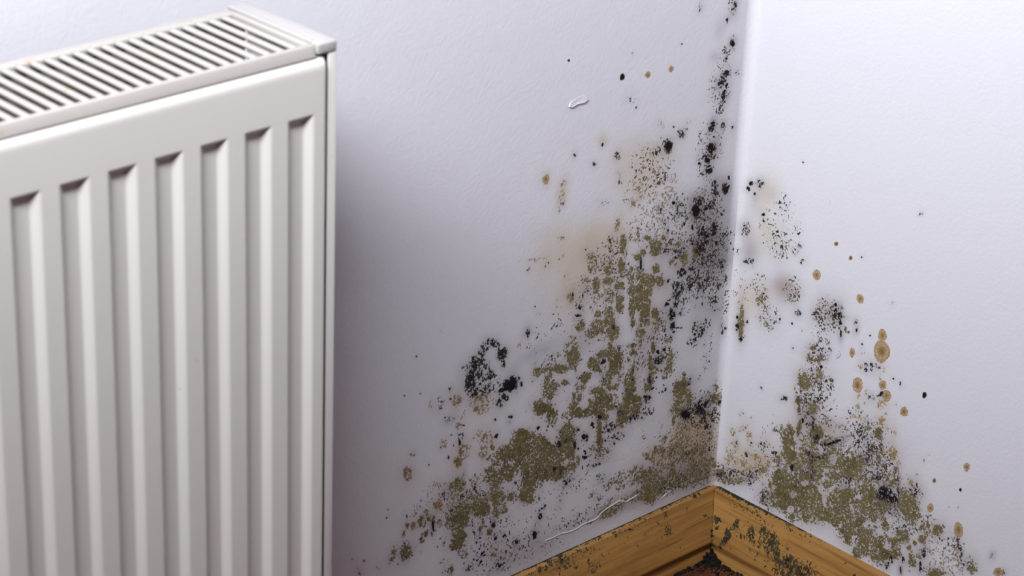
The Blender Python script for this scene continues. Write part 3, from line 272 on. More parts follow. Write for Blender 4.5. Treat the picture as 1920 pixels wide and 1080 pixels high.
 'RK': """-144.6 255.4 1.1 0.8 141 1;-179.5 237.7 1 0.8 139 1;-102.4 242 1.3 0.8 150 0.9;-136.1 271.9 1.7 1.3 128 0.9;-137.7 265.3 2.8 0.9 102 0.8;-151.2 234.6 2.3 1.8 119 0.8;-156.7 240 3.7 2.2 91 0.6;-150.1 238.5 2.7 1.9 140 0.4;-162.1 241.6 3.3 2.4 140 0.5;-187.2 235 1.5 1 99 0.7;-187 237.4 0.7 0.5 122 0.7;-169.9 219.9 2.7 1.9 99 0.7;-166.3 217.1 1.6 1.1 139 0.6;-159.5 211.9 3.5 2.6 130 0.45;-74.1 224.2 1.2 0.9 133 0.8;-70.3 245.6 1.2 0.9 123 0.7;-81.3 243.2 0.7 0.5 142 0.9;-56.9 244.6 1.2 0.9 124 0.8;-75.1 257.2 3.5 2.5 143 0.4;-43.8 175 1.8 1.3 102 0.5;-113.6 279.2 1.9 1.4 143 0.9;-114.5 271.5 4.2 2.5 91 0.75;-118.5 270.3 6.2 1.8 84 0.85;-122.1 271.2 3.1 1.2 164 0.7;-120.4 264.6 3.1 1.7 89 0.8;-119.7 260 1.5 1 95 0.8;-122.2 255.1 4.2 0.9 84 0.85;-92.8 261.2 2.7 2 101 0.65;-151.5 265.8 1.3 0.8 150 0.4;-108.2 153 4.8 3.5 114 0.6;-126 156.6 11.2 1.1 142 0.9;-116.3 150.8 4.1 1.6 154 0.7;-118.5 143.8 6.1 4.6 120 0.4;-101 136.3 3.8 2.8 124 0.5;-115.3 137.9 6.8 1.5 156 0.6;-184.8 134.5 7.4 5.4 151 0.85;-191.4 131.9 7.9 4 150 0.8;-180.3 130.3 5.5 3.9 136 0.55;-197.3 143.4 6.3 1.2 83 0.5;-85.4 115.9 2.9 2 103 0.8;-91.9 163.1 2.8 1.5 91 0.7;-102.8 165.3 6.5 1.3 84 0.8;-98 162.2 3.4 1.6 152 0.7;-105.6 120 7.6 5.6 124 0.3;-213.6 150.6 5.8 4.4 115 0.4;-215.9 151.1 1.9 1.5 124 0.7;-155.4 177.3 6.7 4.8 102 0.35;-164.7 173.5 6.7 4.7 102 0.3;-161.4 159.9 8.2 5.8 137 0.25;-59.5 75.4 7.3 5.1 106 0.35;-138.2 99 3.1 2.3 118 0.3;-173.5 144.1 7.8 2 155 0.45;-100.9 137.4 2.3 1.7 108 0.7;-88.5 152.6 5.8 1 95 0.5;-101.9 151.4 5.4 1 84 0.5;-294.6 126.1 2.9 1 104 0.8;-264.2 117.4 7.7 2 64 0.45;-259.5 125.1 3.5 2.6 117 0.45;-266.2 111.7 3.8 1.6 86 0.6;-216 150.6 1.9 1.5 124 0.7;-307.3 116.2 2.6 1.4 88 0.7;-209.3 72.5 4.3 0.9 83 0.8;-230.5 98.3 5.5 1.9 90 0.65;-228.1 84.8 5.4 1.5 84 0.55;-195.7 70.6 4.5 1.3 105 0.6;-188.6 68.4 2.7 0.6 84 0.7;-209 83.7 3.9 2.2 60 0.6;-237 91.3 3.2 1 84 0.6;-268.4 104.9 3.2 1.8 91 0.4;-212.3 151.1 4.5 3.4 110 0.35;-198.5 77.7 3.4 2.4 102 0.5;-21.6 110.4 4.2 1.2 86 0.5;-24.7 141.1 2.3 1.6 141 0.45;-34.4 106.3 3.1 2.3 117 0.35;-37.9 118 2.6 1.3 91 0.5;-35.7 142.7 1 0.7 127 0.7;-85.3 115.3 3.5 2 93 0.7;-41.3 90.3 7.6 4.5 140 0.4;-39.5 82.9 4.5 3 101 0.4;-8 74.3 5.8 3.9 139 0.5;-3.5 83.5 2.4 1.6 140 0.4;-63 142.3 2.3 1.6 140 0.6;-64.5 120.7 3.7 1.8 166 0.5;-12.7 352.8 2.4 1.9 120 1;-10.5 347.1 2.3 1.8 136 0.9;-22.5 355.4 4.6 3.3 148 0.55;-17.8 345 1.7 1.3 106 0.8;-29.2 330.4 1.7 1.3 140 0.8;-11.4 310.2 5.8 4.3 102 0.55;-17.7 284.1 5.5 2.7 156 0.5;-30.1 325.3 3.5 1.7 88 0.4;-4.7 288.2 4.5 3.4 107 0.25;-134.7 329.3 1.1 0.9 130 1;-65.8 388.7 0.9 0.6 148 0.8;-11.3 219.8 3.3 2 93 0.8;-10.4 228.7 1.6 1.2 134 0.9;-21.1 228.5 2.5 1.4 91 0.6;-11.6 241.7 1.2 0.9 114 0.6;-16 209.7 2.6 1.9 107 0.7;-104.1 132 5.6 4.2 120 0.5;-145.7 127.1 6.9 3.4 89 0.5""",
 'RO': """-94.9 232.6 3.5 2.4 142 0.8;-93.5 222.7 4.4 2.8 147 0.75;-104.6 227 4.1 2.5 149 0.5;-89.7 199.1 6.5 5.4 103 0.9;-101.4 210.4 7 4.9 141 0.45;-84.8 179.2 3.4 2.6 120 0.9;-86.4 170.9 3.3 2 94 0.8;-101.6 178.3 4.3 3.3 118 0.95;-34.4 255.1 4.4 2.3 114 0.7;-129.8 260.5 1.2 0.9 142 0.8;-126.5 261.6 2.1 1.2 91 0.6;-110.9 243.7 1.6 1.2 141 0.8;-35.6 237.9 3.3 2.1 94 0.4;-43.3 235.3 4.2 2.5 150 0.4;-78 140.2 10.2 6.4 96 0.8;-81 125.5 8.6 5.1 146 0.9;-96.6 128.7 3.6 2.5 138 0.7;-88.3 154.7 7 2 97 0.9;-107.6 158.3 7.5 5.6 124 0.9;-106.1 148.7 7.3 2.9 104 0.9;-118.1 135.7 19.1 7.2 154 0.95;-107.9 133.6 8.6 5.9 138 0.95;-123.6 133.6 13.6 6.2 152 0.9;-148.1 144.2 13.4 6.1 152 0.95;-155.5 146.3 5.5 3.9 137 0.9;-146.7 134.6 8.2 5 145 0.8;-132.2 148.5 7 4.9 138 0.6;-74.6 98.5 10.7 7.5 106 0.95;-88.7 104.6 5.4 3.9 131 0.7;-99.8 112.9 7.3 5 138 0.75;-82.8 85.8 18.7 10.4 147 1;-105.7 96 15.8 10.1 142 0.95;-108 110.8 9.9 6.1 145 0.6;-116 121.2 8.3 4.1 151 0.75;-131 126.6 6.2 3.6 147 0.8;-124.5 115.8 6.9 3.1 152 0.85;-137 108.8 14 9 142 1;-146.3 117.5 7.5 5.5 122 0.85;-165.8 125 10.1 7.5 126 0.95;-162.6 110 14.9 8.1 148 0.95;-141.1 96.9 21.8 9.3 152 1;-170.8 105.8 10.8 6 147 0.85;-116.1 86.8 20.9 9.4 151 0.75;-94.4 78.2 11.9 8 137 0.6;-160.2 98.7 13.5 6.1 151 0.9;-170.7 184.9 5 3.5 102 0.9;-162.8 188.1 6.6 4 148 0.4;-176.7 167.6 4.6 3.4 111 0.6;-171.6 158.8 8.2 5.8 137 0.4;-183.4 145.1 14.4 7 151 0.5;-167.5 141.4 10.6 5.1 151 0.6;-208.5 134 10.8 9.2 74 0.95;-213.1 127.1 6.9 5.1 110 0.9;-187.6 122.4 7.3 5.4 120 0.6;-176.2 122.9 6.8 4.7 102 0.5;-58.4 72.6 6.5 4.7 121 0.4;-69.8 117.2 7.1 3.1 152 0.4;-63.5 88.9 3.6 2.5 106 0.6;-184.7 115.5 8.3 5.8 135 0.5;-73.2 147.3 7.1 4.1 148 0.4;-64.3 142.4 3.7 2.5 140 0.4;-117.3 174.7 2.8 2 101 0.7;-130.2 174.5 3.4 2 148 0.6;-188.7 104.8 4 3 125 0.95;-201.9 104.2 2.9 2.1 107 0.9;-209.4 104.2 5.4 3.7 101 0.9;-227 110.7 4.1 2.9 134 0.85;-220.2 103.6 2.6 2 117 0.85;-214.8 96.4 2.7 2 117 0.85;-240.3 124.6 5.3 3.8 134 0.9;-218.4 88.1 6.2 3.6 77 0.8;-199.9 95.4 6.7 4 145 0.85;-198.7 85.7 6.9 4.7 102 0.8;-184.7 87.1 10.8 6 146 0.8;-185.9 77.5 10.8 6.1 146 0.9;-168.5 84.2 13.9 9 141 0.85;-164.1 68.4 5.7 3.9 135 0.85;-173.4 95.6 8.1 4.1 149 0.7;-151.8 83.4 10.5 7.2 103 0.85;-224.8 95.6 4.6 3.4 109 0.5;-203.4 87.9 5.6 3.6 96 0.6;-277.8 109.4 6.4 5.5 117 0.5;-243.3 85.8 8.9 3 152 0.8;-228.6 120.9 5.9 4.4 115 0.4;-184.1 120.8 7.3 5.5 121 0.7;-214.4 126.6 7.2 5.4 119 0.8;-172.4 73.4 8.2 4.1 149 0.7;-6.1 75 5.1 3.7 127 0.6;-22 75.2 11.1 3.4 154 0.5;-55.7 100.2 5.4 2.4 152 0.6;-35 256.1 9 6.7 106 0.25;-15.4 226.4 13.6 2.4 87 1;-127.7 132 37 21.4 173 0.6;-95.1 107.4 27.3 16.2 171 0.5""",
 'RH': """-127.8 142.1 4.8 4.2 103 1;-140.5 122.8 6.4 4.4 137 1;-131 115.3 10.4 1.4 124 1;-123.8 99.5 6.1 1.8 85 1;-131 99.3 2.8 1.7 41 1;-119.9 120.6 4.4 1.8 87 1;-153.1 104.6 4.4 2 58 1;-160.1 120.2 3.2 2.2 101 0.9;-89 90.9 5.2 3.5 138 0.7;-88 75.3 3.9 2.9 124 0.8;-100.5 106.9 4 2.3 147 0.9;-193 138.2 6.1 4.3 136 1;-118.8 108.7 4.6 3.1 100 0.9;-166.8 146.7 6.8 4.4 142 0.9;-173.6 153 6 3.4 91 0.8;-194.5 117.6 7.4 5.2 104 0.9;-114.4 145.4 4.3 3.1 103 1;-150.2 127.1 4.9 2.3 88 0.8;-124.1 129.3 5.4 1.9 154 0.8;-159 77.6 4.9 3.4 103 1;-170.6 97.7 6.1 3.2 148 0.9;-193.3 88.3 4.6 2.8 144 1;-213.3 89.1 5 3.3 98 0.8""",
 'RR': """-52.2 103.8 10.8 7.6 106 0.5;-16.4 120.6 3.7 2.5 101 0.55;-26.9 128.6 6.6 1.9 137 0.55;-34.2 125.1 5 3 94 0.5;-15.5 104.1 6.9 5 131 0.35;-15.7 93.9 5.8 3.9 140 0.65;-27.1 93 10.3 5.9 147 0.55;-31.4 102.1 3.5 2.5 133 0.55;-44.6 107.8 7 3.1 159 0.7;-51.8 105.1 9.2 5.8 144 0.5;-37.3 95.9 4.5 3.2 107 0.75;-28.6 87.7 3.7 1.7 152 0.7""",
 'RS': """-237.3 111.5 21.5 15.2 134 0.18;-254.9 106.4 20 14.1 133 0.25;-227.8 127.2 13 7.8 145 0.25;-251 91.2 19 6 153 0.3""",
 'R~c': """-30 350.8 21.4 11.7 96 0.45;-35.7 314.3 21.7 17.2 124 0.4;-21.4 249.6 20.7 16.1 121 0.45;-26 104.2 14.3 9.6 140 0.5;-45.1 103.6 12.7 5.9 152 0.5;-52.9 125.8 11.1 7.6 140 0.2""",
 'R~w': """-56 274 16.8 11.6 162 0.5;-19 338.6 11.5 8.5 101 0.25;-35.3 349.7 9.5 7.5 132 0.2;-107.2 269.3 15.1 11.4 136 0.4;-61.8 270.7 13.9 9.7 160 0.25;-97.3 178.8 13.9 9 145 0.3;-93.6 166 14.6 10.7 133 0.5;-119.5 167.8 14.3 9.5 153 0.5;-96.1 144.4 11.8 8.7 130 0.4;-109.5 86.2 22.6 12.4 148 0.3;-90 116.7 16.9 8.3 151 0.3;-40 86.8 14.2 4.5 145 0.5;-17.6 75.5 17.6 4.3 163 0.4""",
 'R~g': """-17.6 293.5 10.7 8.3 133 0.35;2.1 310.6 4 2.8 97 0.4;-193.9 121.9 8.6 6.4 123 0.3;-63.3 78.3 12.1 8.1 138 0.2""",
 'XK': """-68.4 44 5.2 4.3 99 0.6;-68 58.6 3.2 2.8 114 0.5;-110.8 59.3 3.6 0.8 161 0.8;-163.7 48.9 4 1.9 82 0.6;-159.2 43.2 8.4 4.9 157 0.3;-195.8 61.9 12.8 4.1 174 0.6;-187.7 54 5.5 2.9 158 0.5;-174.7 49.6 5.5 2.9 158 0.4;-197.2 54.2 3 2.6 106 0.4;-63.3 64.4 8.3 2.1 175 0.6;-30.7 63.4 3.8 2 159 0.8;-24 62.9 1.7 1.4 105 0.9;-149.8 63.7 19.1 0.9 -180 0.5;-121.7 62.7 13 0.9 -180 0.5;-48.5 63.9 8.2 0.9 178 0.6;-225.9 60 4 1.1 160 0.6;-113.6 67.3 5.7 2 161 0.5;-98 66.3 5.8 2 161 0.6;-213.8 59.9 7.4 2.6 178 0.6;-83 68.7 8 2.2 179 0.7;-71.3 69.1 8 2 179 0.7;-55.2 68.1 9.6 1.7 177 0.7;-40.3 68.1 9.7 1.7 177 0.7;-25.3 68.1 9.8 1.7 177 0.7;-13.5 66.4 5.6 1.7 176 0.7;-135 67.1 9 1 -180 0.7;-106.6 43.1 2 1.4 154 0.5;-57 25.3 1.5 0.8 158 0.5;-20.9 42.1 4.5 1.6 161 0.4;-127.9 59.6 1.7 1.4 148 0.6;-145.5 48.9 7.7 1.7 179 0.25;-237.9 67.1 10.9 1.7 -180 0.6;-220.8 65.8 11 1.7 -180 0.7;-201.7 66.4 12.4 1.9 -180 0.8;-182.6 66.5 12.5 1.9 -180 0.8;-162.9 68.1 12.6 1.7 -180 0.75;-143.2 68.8 12.8 1.7 -180 0.75;-123.3 69.4 12.9 1.7 -180 0.75;-103.3 69.1 13.1 1.7 -180 0.8;-82.8 69.7 13.3 2 -180 0.85;-62.4 69.4 13.4 2.2 180 0.85;-41.5 69.6 13.7 2.4 179 0.85;-20.5 69.7 14 2.6 177 0.85;-258 66.4 9 1.3 0 0.95;-247 66.4 9 1.3 0 0.95;-236 66.4 9 1.3 0 0.95;-225 66.4 9 1.3 0 0.95;-214 66.4 9 1.3 0 0.95;-203 66.4 9 1.3 0 0.95;-192 66.4 9 1.3 0 0.95;-181 66.4 9 1.3 0 0.95;-170 66.4 9 1.3 0 0.95;-159 66.4 9 1.3 0 0.95;-148 66.4 9 1.3 0 0.95;-137 66.4 9 1.3 0 0.95;-126 66.4 9 1.3 0 0.95;-115 66.4 9 1.3 0 0.95;-104 66.4 9 1.3 0 0.95;-93 66.4 9 1.3 0 0.95;-82 66.4 9 1.3 0 0.95;-71 66.4 9 1.3 0 0.95;-60 66.4 9 1.3 0 0.95;-49 66.4 9 1.3 0 0.95;-38 66.4 9 1.3 0 0.95;-27 66.4 9 1.3 0 0.95;-16 66.4 9 1.3 0 0.95;-5 66.4 9 1.3 0 0.95""",
 'XD': """-80 53.1 40.1 10.9 179 0.04;-179.2 55.2 25.2 6.3 179 0.12;-107.2 63.1 39.2 4.3 -180 0.1""",
 'YK': """-19.6 30.4 2.2 1.4 155 0.9;-31.4 33.1 3.2 2 98 0.8;-30.7 23 5.2 2.9 115 0.7;-37.6 31.4 2.5 2.1 79 0.7;-28 16.4 2.5 1.6 73 0.8;-46.9 34.7 2.5 1.3 72 0.7;-50.8 35.8 2 0.8 72 0.7;-58 41 3.3 3 141 0.5;-61.8 36.1 4 2.1 72 0.5;-70.4 42.9 4.7 3.5 153 0.7;-68.5 34.6 5 1.8 71 0.7;-76.3 35.7 5.9 3.2 57 0.6;-84.7 39.3 5 3.8 45 0.7;-89.3 33.7 6 3.8 74 0.8;-97.2 30.6 7.4 5.1 165 0.75;-106.1 32.3 6.2 3 93 0.8;-103 25.6 7.7 3.9 155 0.6;-118.1 36.4 4 1.5 85 0.7;-125.5 41.7 2.9 2 74 0.6;-128.6 36.6 7.5 1.6 157 0.5;-68.1 25.8 4.4 1 102 0.5;-59.5 28.6 2.5 0.8 71 0.6;-50.8 47.7 3 0.7 71 0.5;-39.6 19.6 1.1 0.6 155 0.7;-80 21.1 2.1 0.8 156 0.5;-90.6 63.2 2 1.2 156 0.6;-52 58.2 1.1 0.8 153 0.8;-65.6 62.8 1.2 0.9 153 0.8;-169.2 51.5 1.7 1.2 153 0.9;-158 57.7 2.5 0.8 156 0.4;-91.2 20.5 5.3 4.9 128 0.4;-13.3 64.9 7.4 3.3 -178 0.8;-22.9 65.5 7.4 2.8 179 0.8;-33 64.8 7.4 2.6 180 0.8;-42.7 64.9 7.3 2.4 -180 0.75;-52.5 64.6 7.3 1.9 -179 0.65;-63.5 64.8 7.2 1.5 -179 0.6;-75.9 64.5 7.2 1.1 -178 0.5;-41.9 59.2 7.3 1.1 -178 0.6;-56 58.5 6.1 0.9 -178 0.5;-33.3 43.7 1 0.8 76 0.6;-43.3 39.2 1.4 0.8 72 0.6;-18.6 16.8 6.1 1.9 71 0.6;-20.2 32.8 1.6 1.2 153 0.7;-8.9 65.3 7.5 2.8 179 0.9;-19.8 66.4 8.7 2.6 -180 0.9;-33.8 66.7 8.6 2.4 -179 0.85;-47.8 66.4 8.5 1.9 -179 0.8;-61.6 66.2 8.4 1.5 -178 0.7;-75.4 66 8.4 1.1 -178 0.55;-100 66.2 8 1.6 0 0.95;-91 66.2 8 1.6 0 0.95;-82 66.2 8 1.6 0 0.95;-73 66.2 8 1.6 0 0.95;-64 66.2 8 1.6 0 0.95;-55 66.2 8 3.2 0 0.95;-46 66.2 8 3.2 0 0.95;-37 66.2 8 3.2 0 0.95;-28 66.2 8 3.2 0 0.95;-19 66.2 8 3.2 0 0.95;-10 66.2 8 3.2 0 0.95;-38.4 41.2 5.9 3.3 102 0.8;-57 41.7 6.3 4.7 75 0.8;-80.9 44.4 7.2 5.8 78 0.8;-17.5 37.4 4.8 3.6 153 0.8;-33.1 29.2 8.3 4.2 113 0.8;-102.7 34.3 8.7 6.5 165 0.85;-118 33.7 10.3 4.4 156 0.8;-70.6 47.3 5.9 5.3 141 0.7""",
 'YD': """-53.6 57.5 30.3 4.3 -178 0.12;-75.1 35.2 30.2 12.8 178 0.08;-115.4 36.3 19 7.8 156 0.1;-106.4 62.3 29.4 3.2 -178 0.08;-91.7 65.8 17.8 1.3 -178 0.25;-125.1 65.9 23.2 1.5 -178 0.15""",
 'YM': """-99.1 67.8 7.1 0.7 -179 0.7;-112.4 68 7 0.7 -179 0.8;-125.7 67.7 7 0.8 -179 0.9;-138.8 68 6.9 0.8 -179 0.9;-151.9 67.7 6.9 0.7 -179 0.8;-163.7 67.5 5.7 0.6 -179 0.7;-85.7 67.5 6 0.6 -179 0.5""",
}
LINES = {
 'L1': [[[-209.4, 81.5], [-198.5, 80.9], [-186.3, 81.4], [-180.7, 79.3], [-171.0, 79.2], [-160.1, 80.8], [-148.8, 80.1], [-145.4, 80.6], [-142.1, 84.0], [-135.2, 86.1], [-128.3, 87.0], [-119.8, 88.0], [-112.4, 84.1], [-102.4, 85.2], [-93.9, 86.8]], [[-70.6, 70.8], [-63.5, 72.9], [-59.2, 74.7], [-55.5, 74.2]], [[-123.6, 130.8], [-121.1, 132.4], [-118.8, 135.9]]],
 'L2': [[[-190.8, 113.9], [-185.9, 116.3], [-177.0, 120.7], [-169.2, 127.2], [-162.1, 128.9], [-158.3, 133.5], [-151.1, 133.9], [-144.0, 136.1], [-139.9, 137.2], [-129.2, 133.9], [-125.0, 134.6], [-120.0, 138.0]], [[-124.6, 130.3], [-120.2, 127.9], [-117.0, 127.6], [-114.2, 131.8], [-113.6, 137.5], [-113.0, 143.2], [-106.2, 150.3], [-98.0, 154.3], [-89.5, 155.7]], [[-95.7, 152.7], [-89.5, 155.7], [-84.5, 159.1], [-83.0, 166.2], [-77.0, 171.9], [-71.0, 176.7], [-67.3, 183.1], [-64.3, 191.4], [-64.6, 202.4], [-66.1, 213.7], [-67.3, 223.3], [-61.8, 227.4]]],
 'L3': [[[-206.2, 463.9], [-204.5, 467.3], [-196.8, 469.4], [-188.9, 469.8], [-185.0, 465.5], [-189.5, 463.9], [-196.4, 464.3], [-203.4, 462.9]]],
 'R2': [[[-86.9, 348.0], [-95.3, 348.1], [-105.3, 348.3], [-115.2, 349.2], [-123.3, 350.4]], [[-92.5, 371.4], [-95.7, 368.6], [-97.5, 365.0], [-96.9, 358.6]]],
}
def rows(key):
    v = BLOBS.get(key, '')
    if isinstance(v, str):
        return [tuple(float(t) for t in q.split()) for q in v.split(';') if q]
    return v

RNG = np.random.RandomState(7)

def vnoise(S, Z, scale, seed, aspect=1.0):
    """smooth value noise on coordinates in mm; aspect > 1 stretches it upwards"""
    rs = np.random.RandomState(seed)
    u = S / scale; w = Z / (scale * aspect)
    u = u - math.floor(float(u.min())); w = w - math.floor(float(w.min()))
    g = rs.rand(int(u.max()) + 3, int(w.max()) + 3).astype(np.float32)
    i = u.astype(np.int32); j = w.astype(np.int32)
    fu = u - i; fw = w - j
    fu = fu * fu * (3 - 2 * fu); fw = fw * fw * (3 - 2 * fw)
    return (g[i, j] * (1 - fu) + g[i + 1, j] * fu) * (1 - fw) + (g[i, j + 1] * (1 - fu) + g[i + 1, j + 1] * fu) * fw

def fract(S, Z, scales, weights, seed, aspect=1.0):
    n = sum(w * (vnoise(S, Z, s, seed + k, aspect) - 0.5) for k, (s, w) in enumerate(zip(scales, weights)))
    flat = n.ravel(); order = np.argsort(flat, kind='stable')
    out = np.empty(flat.size, np.float32); out[order] = (np.arange(flat.size) + 0.5) / flat.size
    return out.reshape(n.shape)

def radial(S, Z, b):
    t = math.radians(b[4]); du = S - b[0]; dv = Z - b[1]
    a = (du * math.cos(t) + dv * math.sin(t)) / max(b[2], 0.75)
    c = (-du * math.sin(t) + dv * math.cos(t)) / max(b[3], 0.75)
    return np.sqrt(a * a + c * c)

def halo(S, Z, blobs, h, spread=1.0):
    F = np.zeros(S.shape, np.float32)
    s0, z0 = S[0, 0], Z[0, 0]
    for b in blobs:
        R = 2.2 * b[2] + 1.5
        i0, i1 = max(int((b[0] - R - s0) / h), 0), min(int((b[0] + R - s0) / h) + 2, S.shape[0])
        j0, j1 = max(int((b[1] - R - z0) / h), 0), min(int((b[1] + R - z0) / h) + 2, S.shape[1])
        if i1 <= i0 or j1 <= j0: continue
        r = radial(S[i0:i1, j0:j1], Z[i0:i1, j0:j1], b)
        sub = F[i0:i1, j0:j1]
        np.maximum(sub, b[5] * np.exp(-0.7 * r * r) * min(1.0, b[2] / 4.0), out=sub)
    return F

def field(S, Z, blobs, h, soft=False, swell=1.0):
    F = np.zeros(S.shape, np.float32)
    s0, z0 = S[0, 0], Z[0, 0]
    for b in blobs:
        R = (2.4 if soft else 1.4) * max(b[2], 0.75) * swell + h
        i0, i1 = int((b[0] - R - s0) / h), int((b[0] + R - s0) / h) + 2
        j0, j1 = int((b[1] - R - z0) / h), int((b[1] + R - z0) / h) + 2
        i0, j0 = max(i0, 0), max(j0, 0); i1, j1 = min(i1, S.shape[0]), min(j1, S.shape[1])
        if i1 <= i0 or j1 <= j0: continue
        r = radial(S[i0:i1, j0:j1], Z[i0:i1, j0:j1], b) / swell
        if soft: d = b[5] * np.exp(-1.1 * r * r)
        else: d = b[5] * np.clip((1.34 - r) / 0.6, 0, 1)
        sub = F[i0:i1, j0:j1]
        np.maximum(sub, d, out=sub) if not soft else sub.__iadd__(d * (1 - sub))
    return F

FILLET = 9.0
def bulge(s):
    """how far the rounded room corner stands off the wall plane (mm)"""
    t = np.clip(s + FILLET, 0, FILLET * 0.7072)
    return FILLET - np.sqrt(np.maximum(FILLET * FILLET - t * t, 0))

def to_left(s, z, off): return np.stack([s, -(bulge(s) + off), z], -1) / 1000
def to_right(s, z, off): return np.stack([-(bulge(s) + off), s, z], -1) / 1000

PROFILE = [(0, 62.5), (3.5, 62.5), (5.5, 61.3), (7, 57), (9, 51), (11.2, 44), (13.2, 36), (15, 28), (16.3, 22), (17.2, 18.8), (17.6, 17.2),
           (17.2, 15.8), (15.2, 12), (14.4, 9.5), (14.8, 6.5), (16, 3), (16.6, 0)]
_pz = np.array([p[1] for p in PROFILE[2:]][::-1]); _pd = np.array([p[0] for p in PROFILE[2:]][::-1])
def board_d(z): return np.where(z > 61.3, np.maximum(5.5 - (z - 61.3), 0.1), np.interp(z, _pz, _pd))
def board_z(z): return np.where(z > 61.3, np.minimum(61.3 + (z - 61.3) * 0.6, 62.5), z)
def to_board_left(s, z, off): return np.stack([s, -(board_d(z) + off), board_z(z) + 0.5 * off], -1) / 1000
def to_board_right(s, z, off): return np.stack([-(board_d(z) + off), s, board_z(z) + 0.5 * off], -1) / 1000

def patch_mesh(name, mask, S, Z, h, rgb, place, height, seed=0, flip=False, tight=0.3, rim=0.06):
    """thin crust over the marked cells: ragged edge lies on the wall, the inside stands proud"""
    I, J = np.nonzero(mask)
    if len(I) == 0: return None
    W = mask.shape[1] + 1
    corner = np.stack([I * W + J, (I + 1) * W + J, (I + 1) * W + J + 1, I * W + J + 1], 1)
    ids, inv = np.unique(corner.ravel(), return_inverse=True)
    F = inv.reshape(-1, 4)
    n = len(ids)
    ci = (ids // W).astype(np.float32); cj = (ids % W).astype(np.float32)
    s0, z0 = S[0, 0] - h / 2, Z[0, 0] - h / 2
    cnt = np.bincount(F.ravel(), minlength=n).astype(np.float32)
    cs = S[I, J]; cz = Z[I, J]
    rep = lambda a: np.bincount(F.ravel(), weights=np.repeat(a, 4), minlength=n) / cnt
    ps = (1 - tight) * (s0 + ci * h) + tight * rep(cs)
    pz = (1 - tight) * (z0 + cj * h) + tight * rep(cz)
    rs = np.random.RandomState(seed)
    jit = h * 0.3 * (cnt > 3.5)
    ps += (rs.rand(n) - 0.5) * jit; pz += (rs.rand(n) - 0.5) * jit
    off = np.where(cnt > 3.5, height * (0.55 + 0.45 * rs.rand(n)), rim)
    V = place(ps, pz, off)
    col = np.ones((n, 4), np.float32)
    c = rgb[I, J]
    for k in range(3): col[:, k] = rep(c[:, k])
    if flip: F = F[:, ::-1]
    return mesh_np(name, V, F, col)

def lerp(a, b, t):
    a = np.asarray(a, np.float32); b = np.asarray(b, np.float32)
    return a + (b - a) * t[..., None]

OLIVE_L, OLIVE, OLIVE_D = lin(176, 162, 136), lin(128, 115, 76), lin(84, 71, 46)
BLACK, BLACK_B = lin(32, 26, 27), lin(82, 69, 66)
TAN_L, TAN, TAN_D = lin(212, 186, 152), lin(186, 152, 108), lin(146, 112, 66)

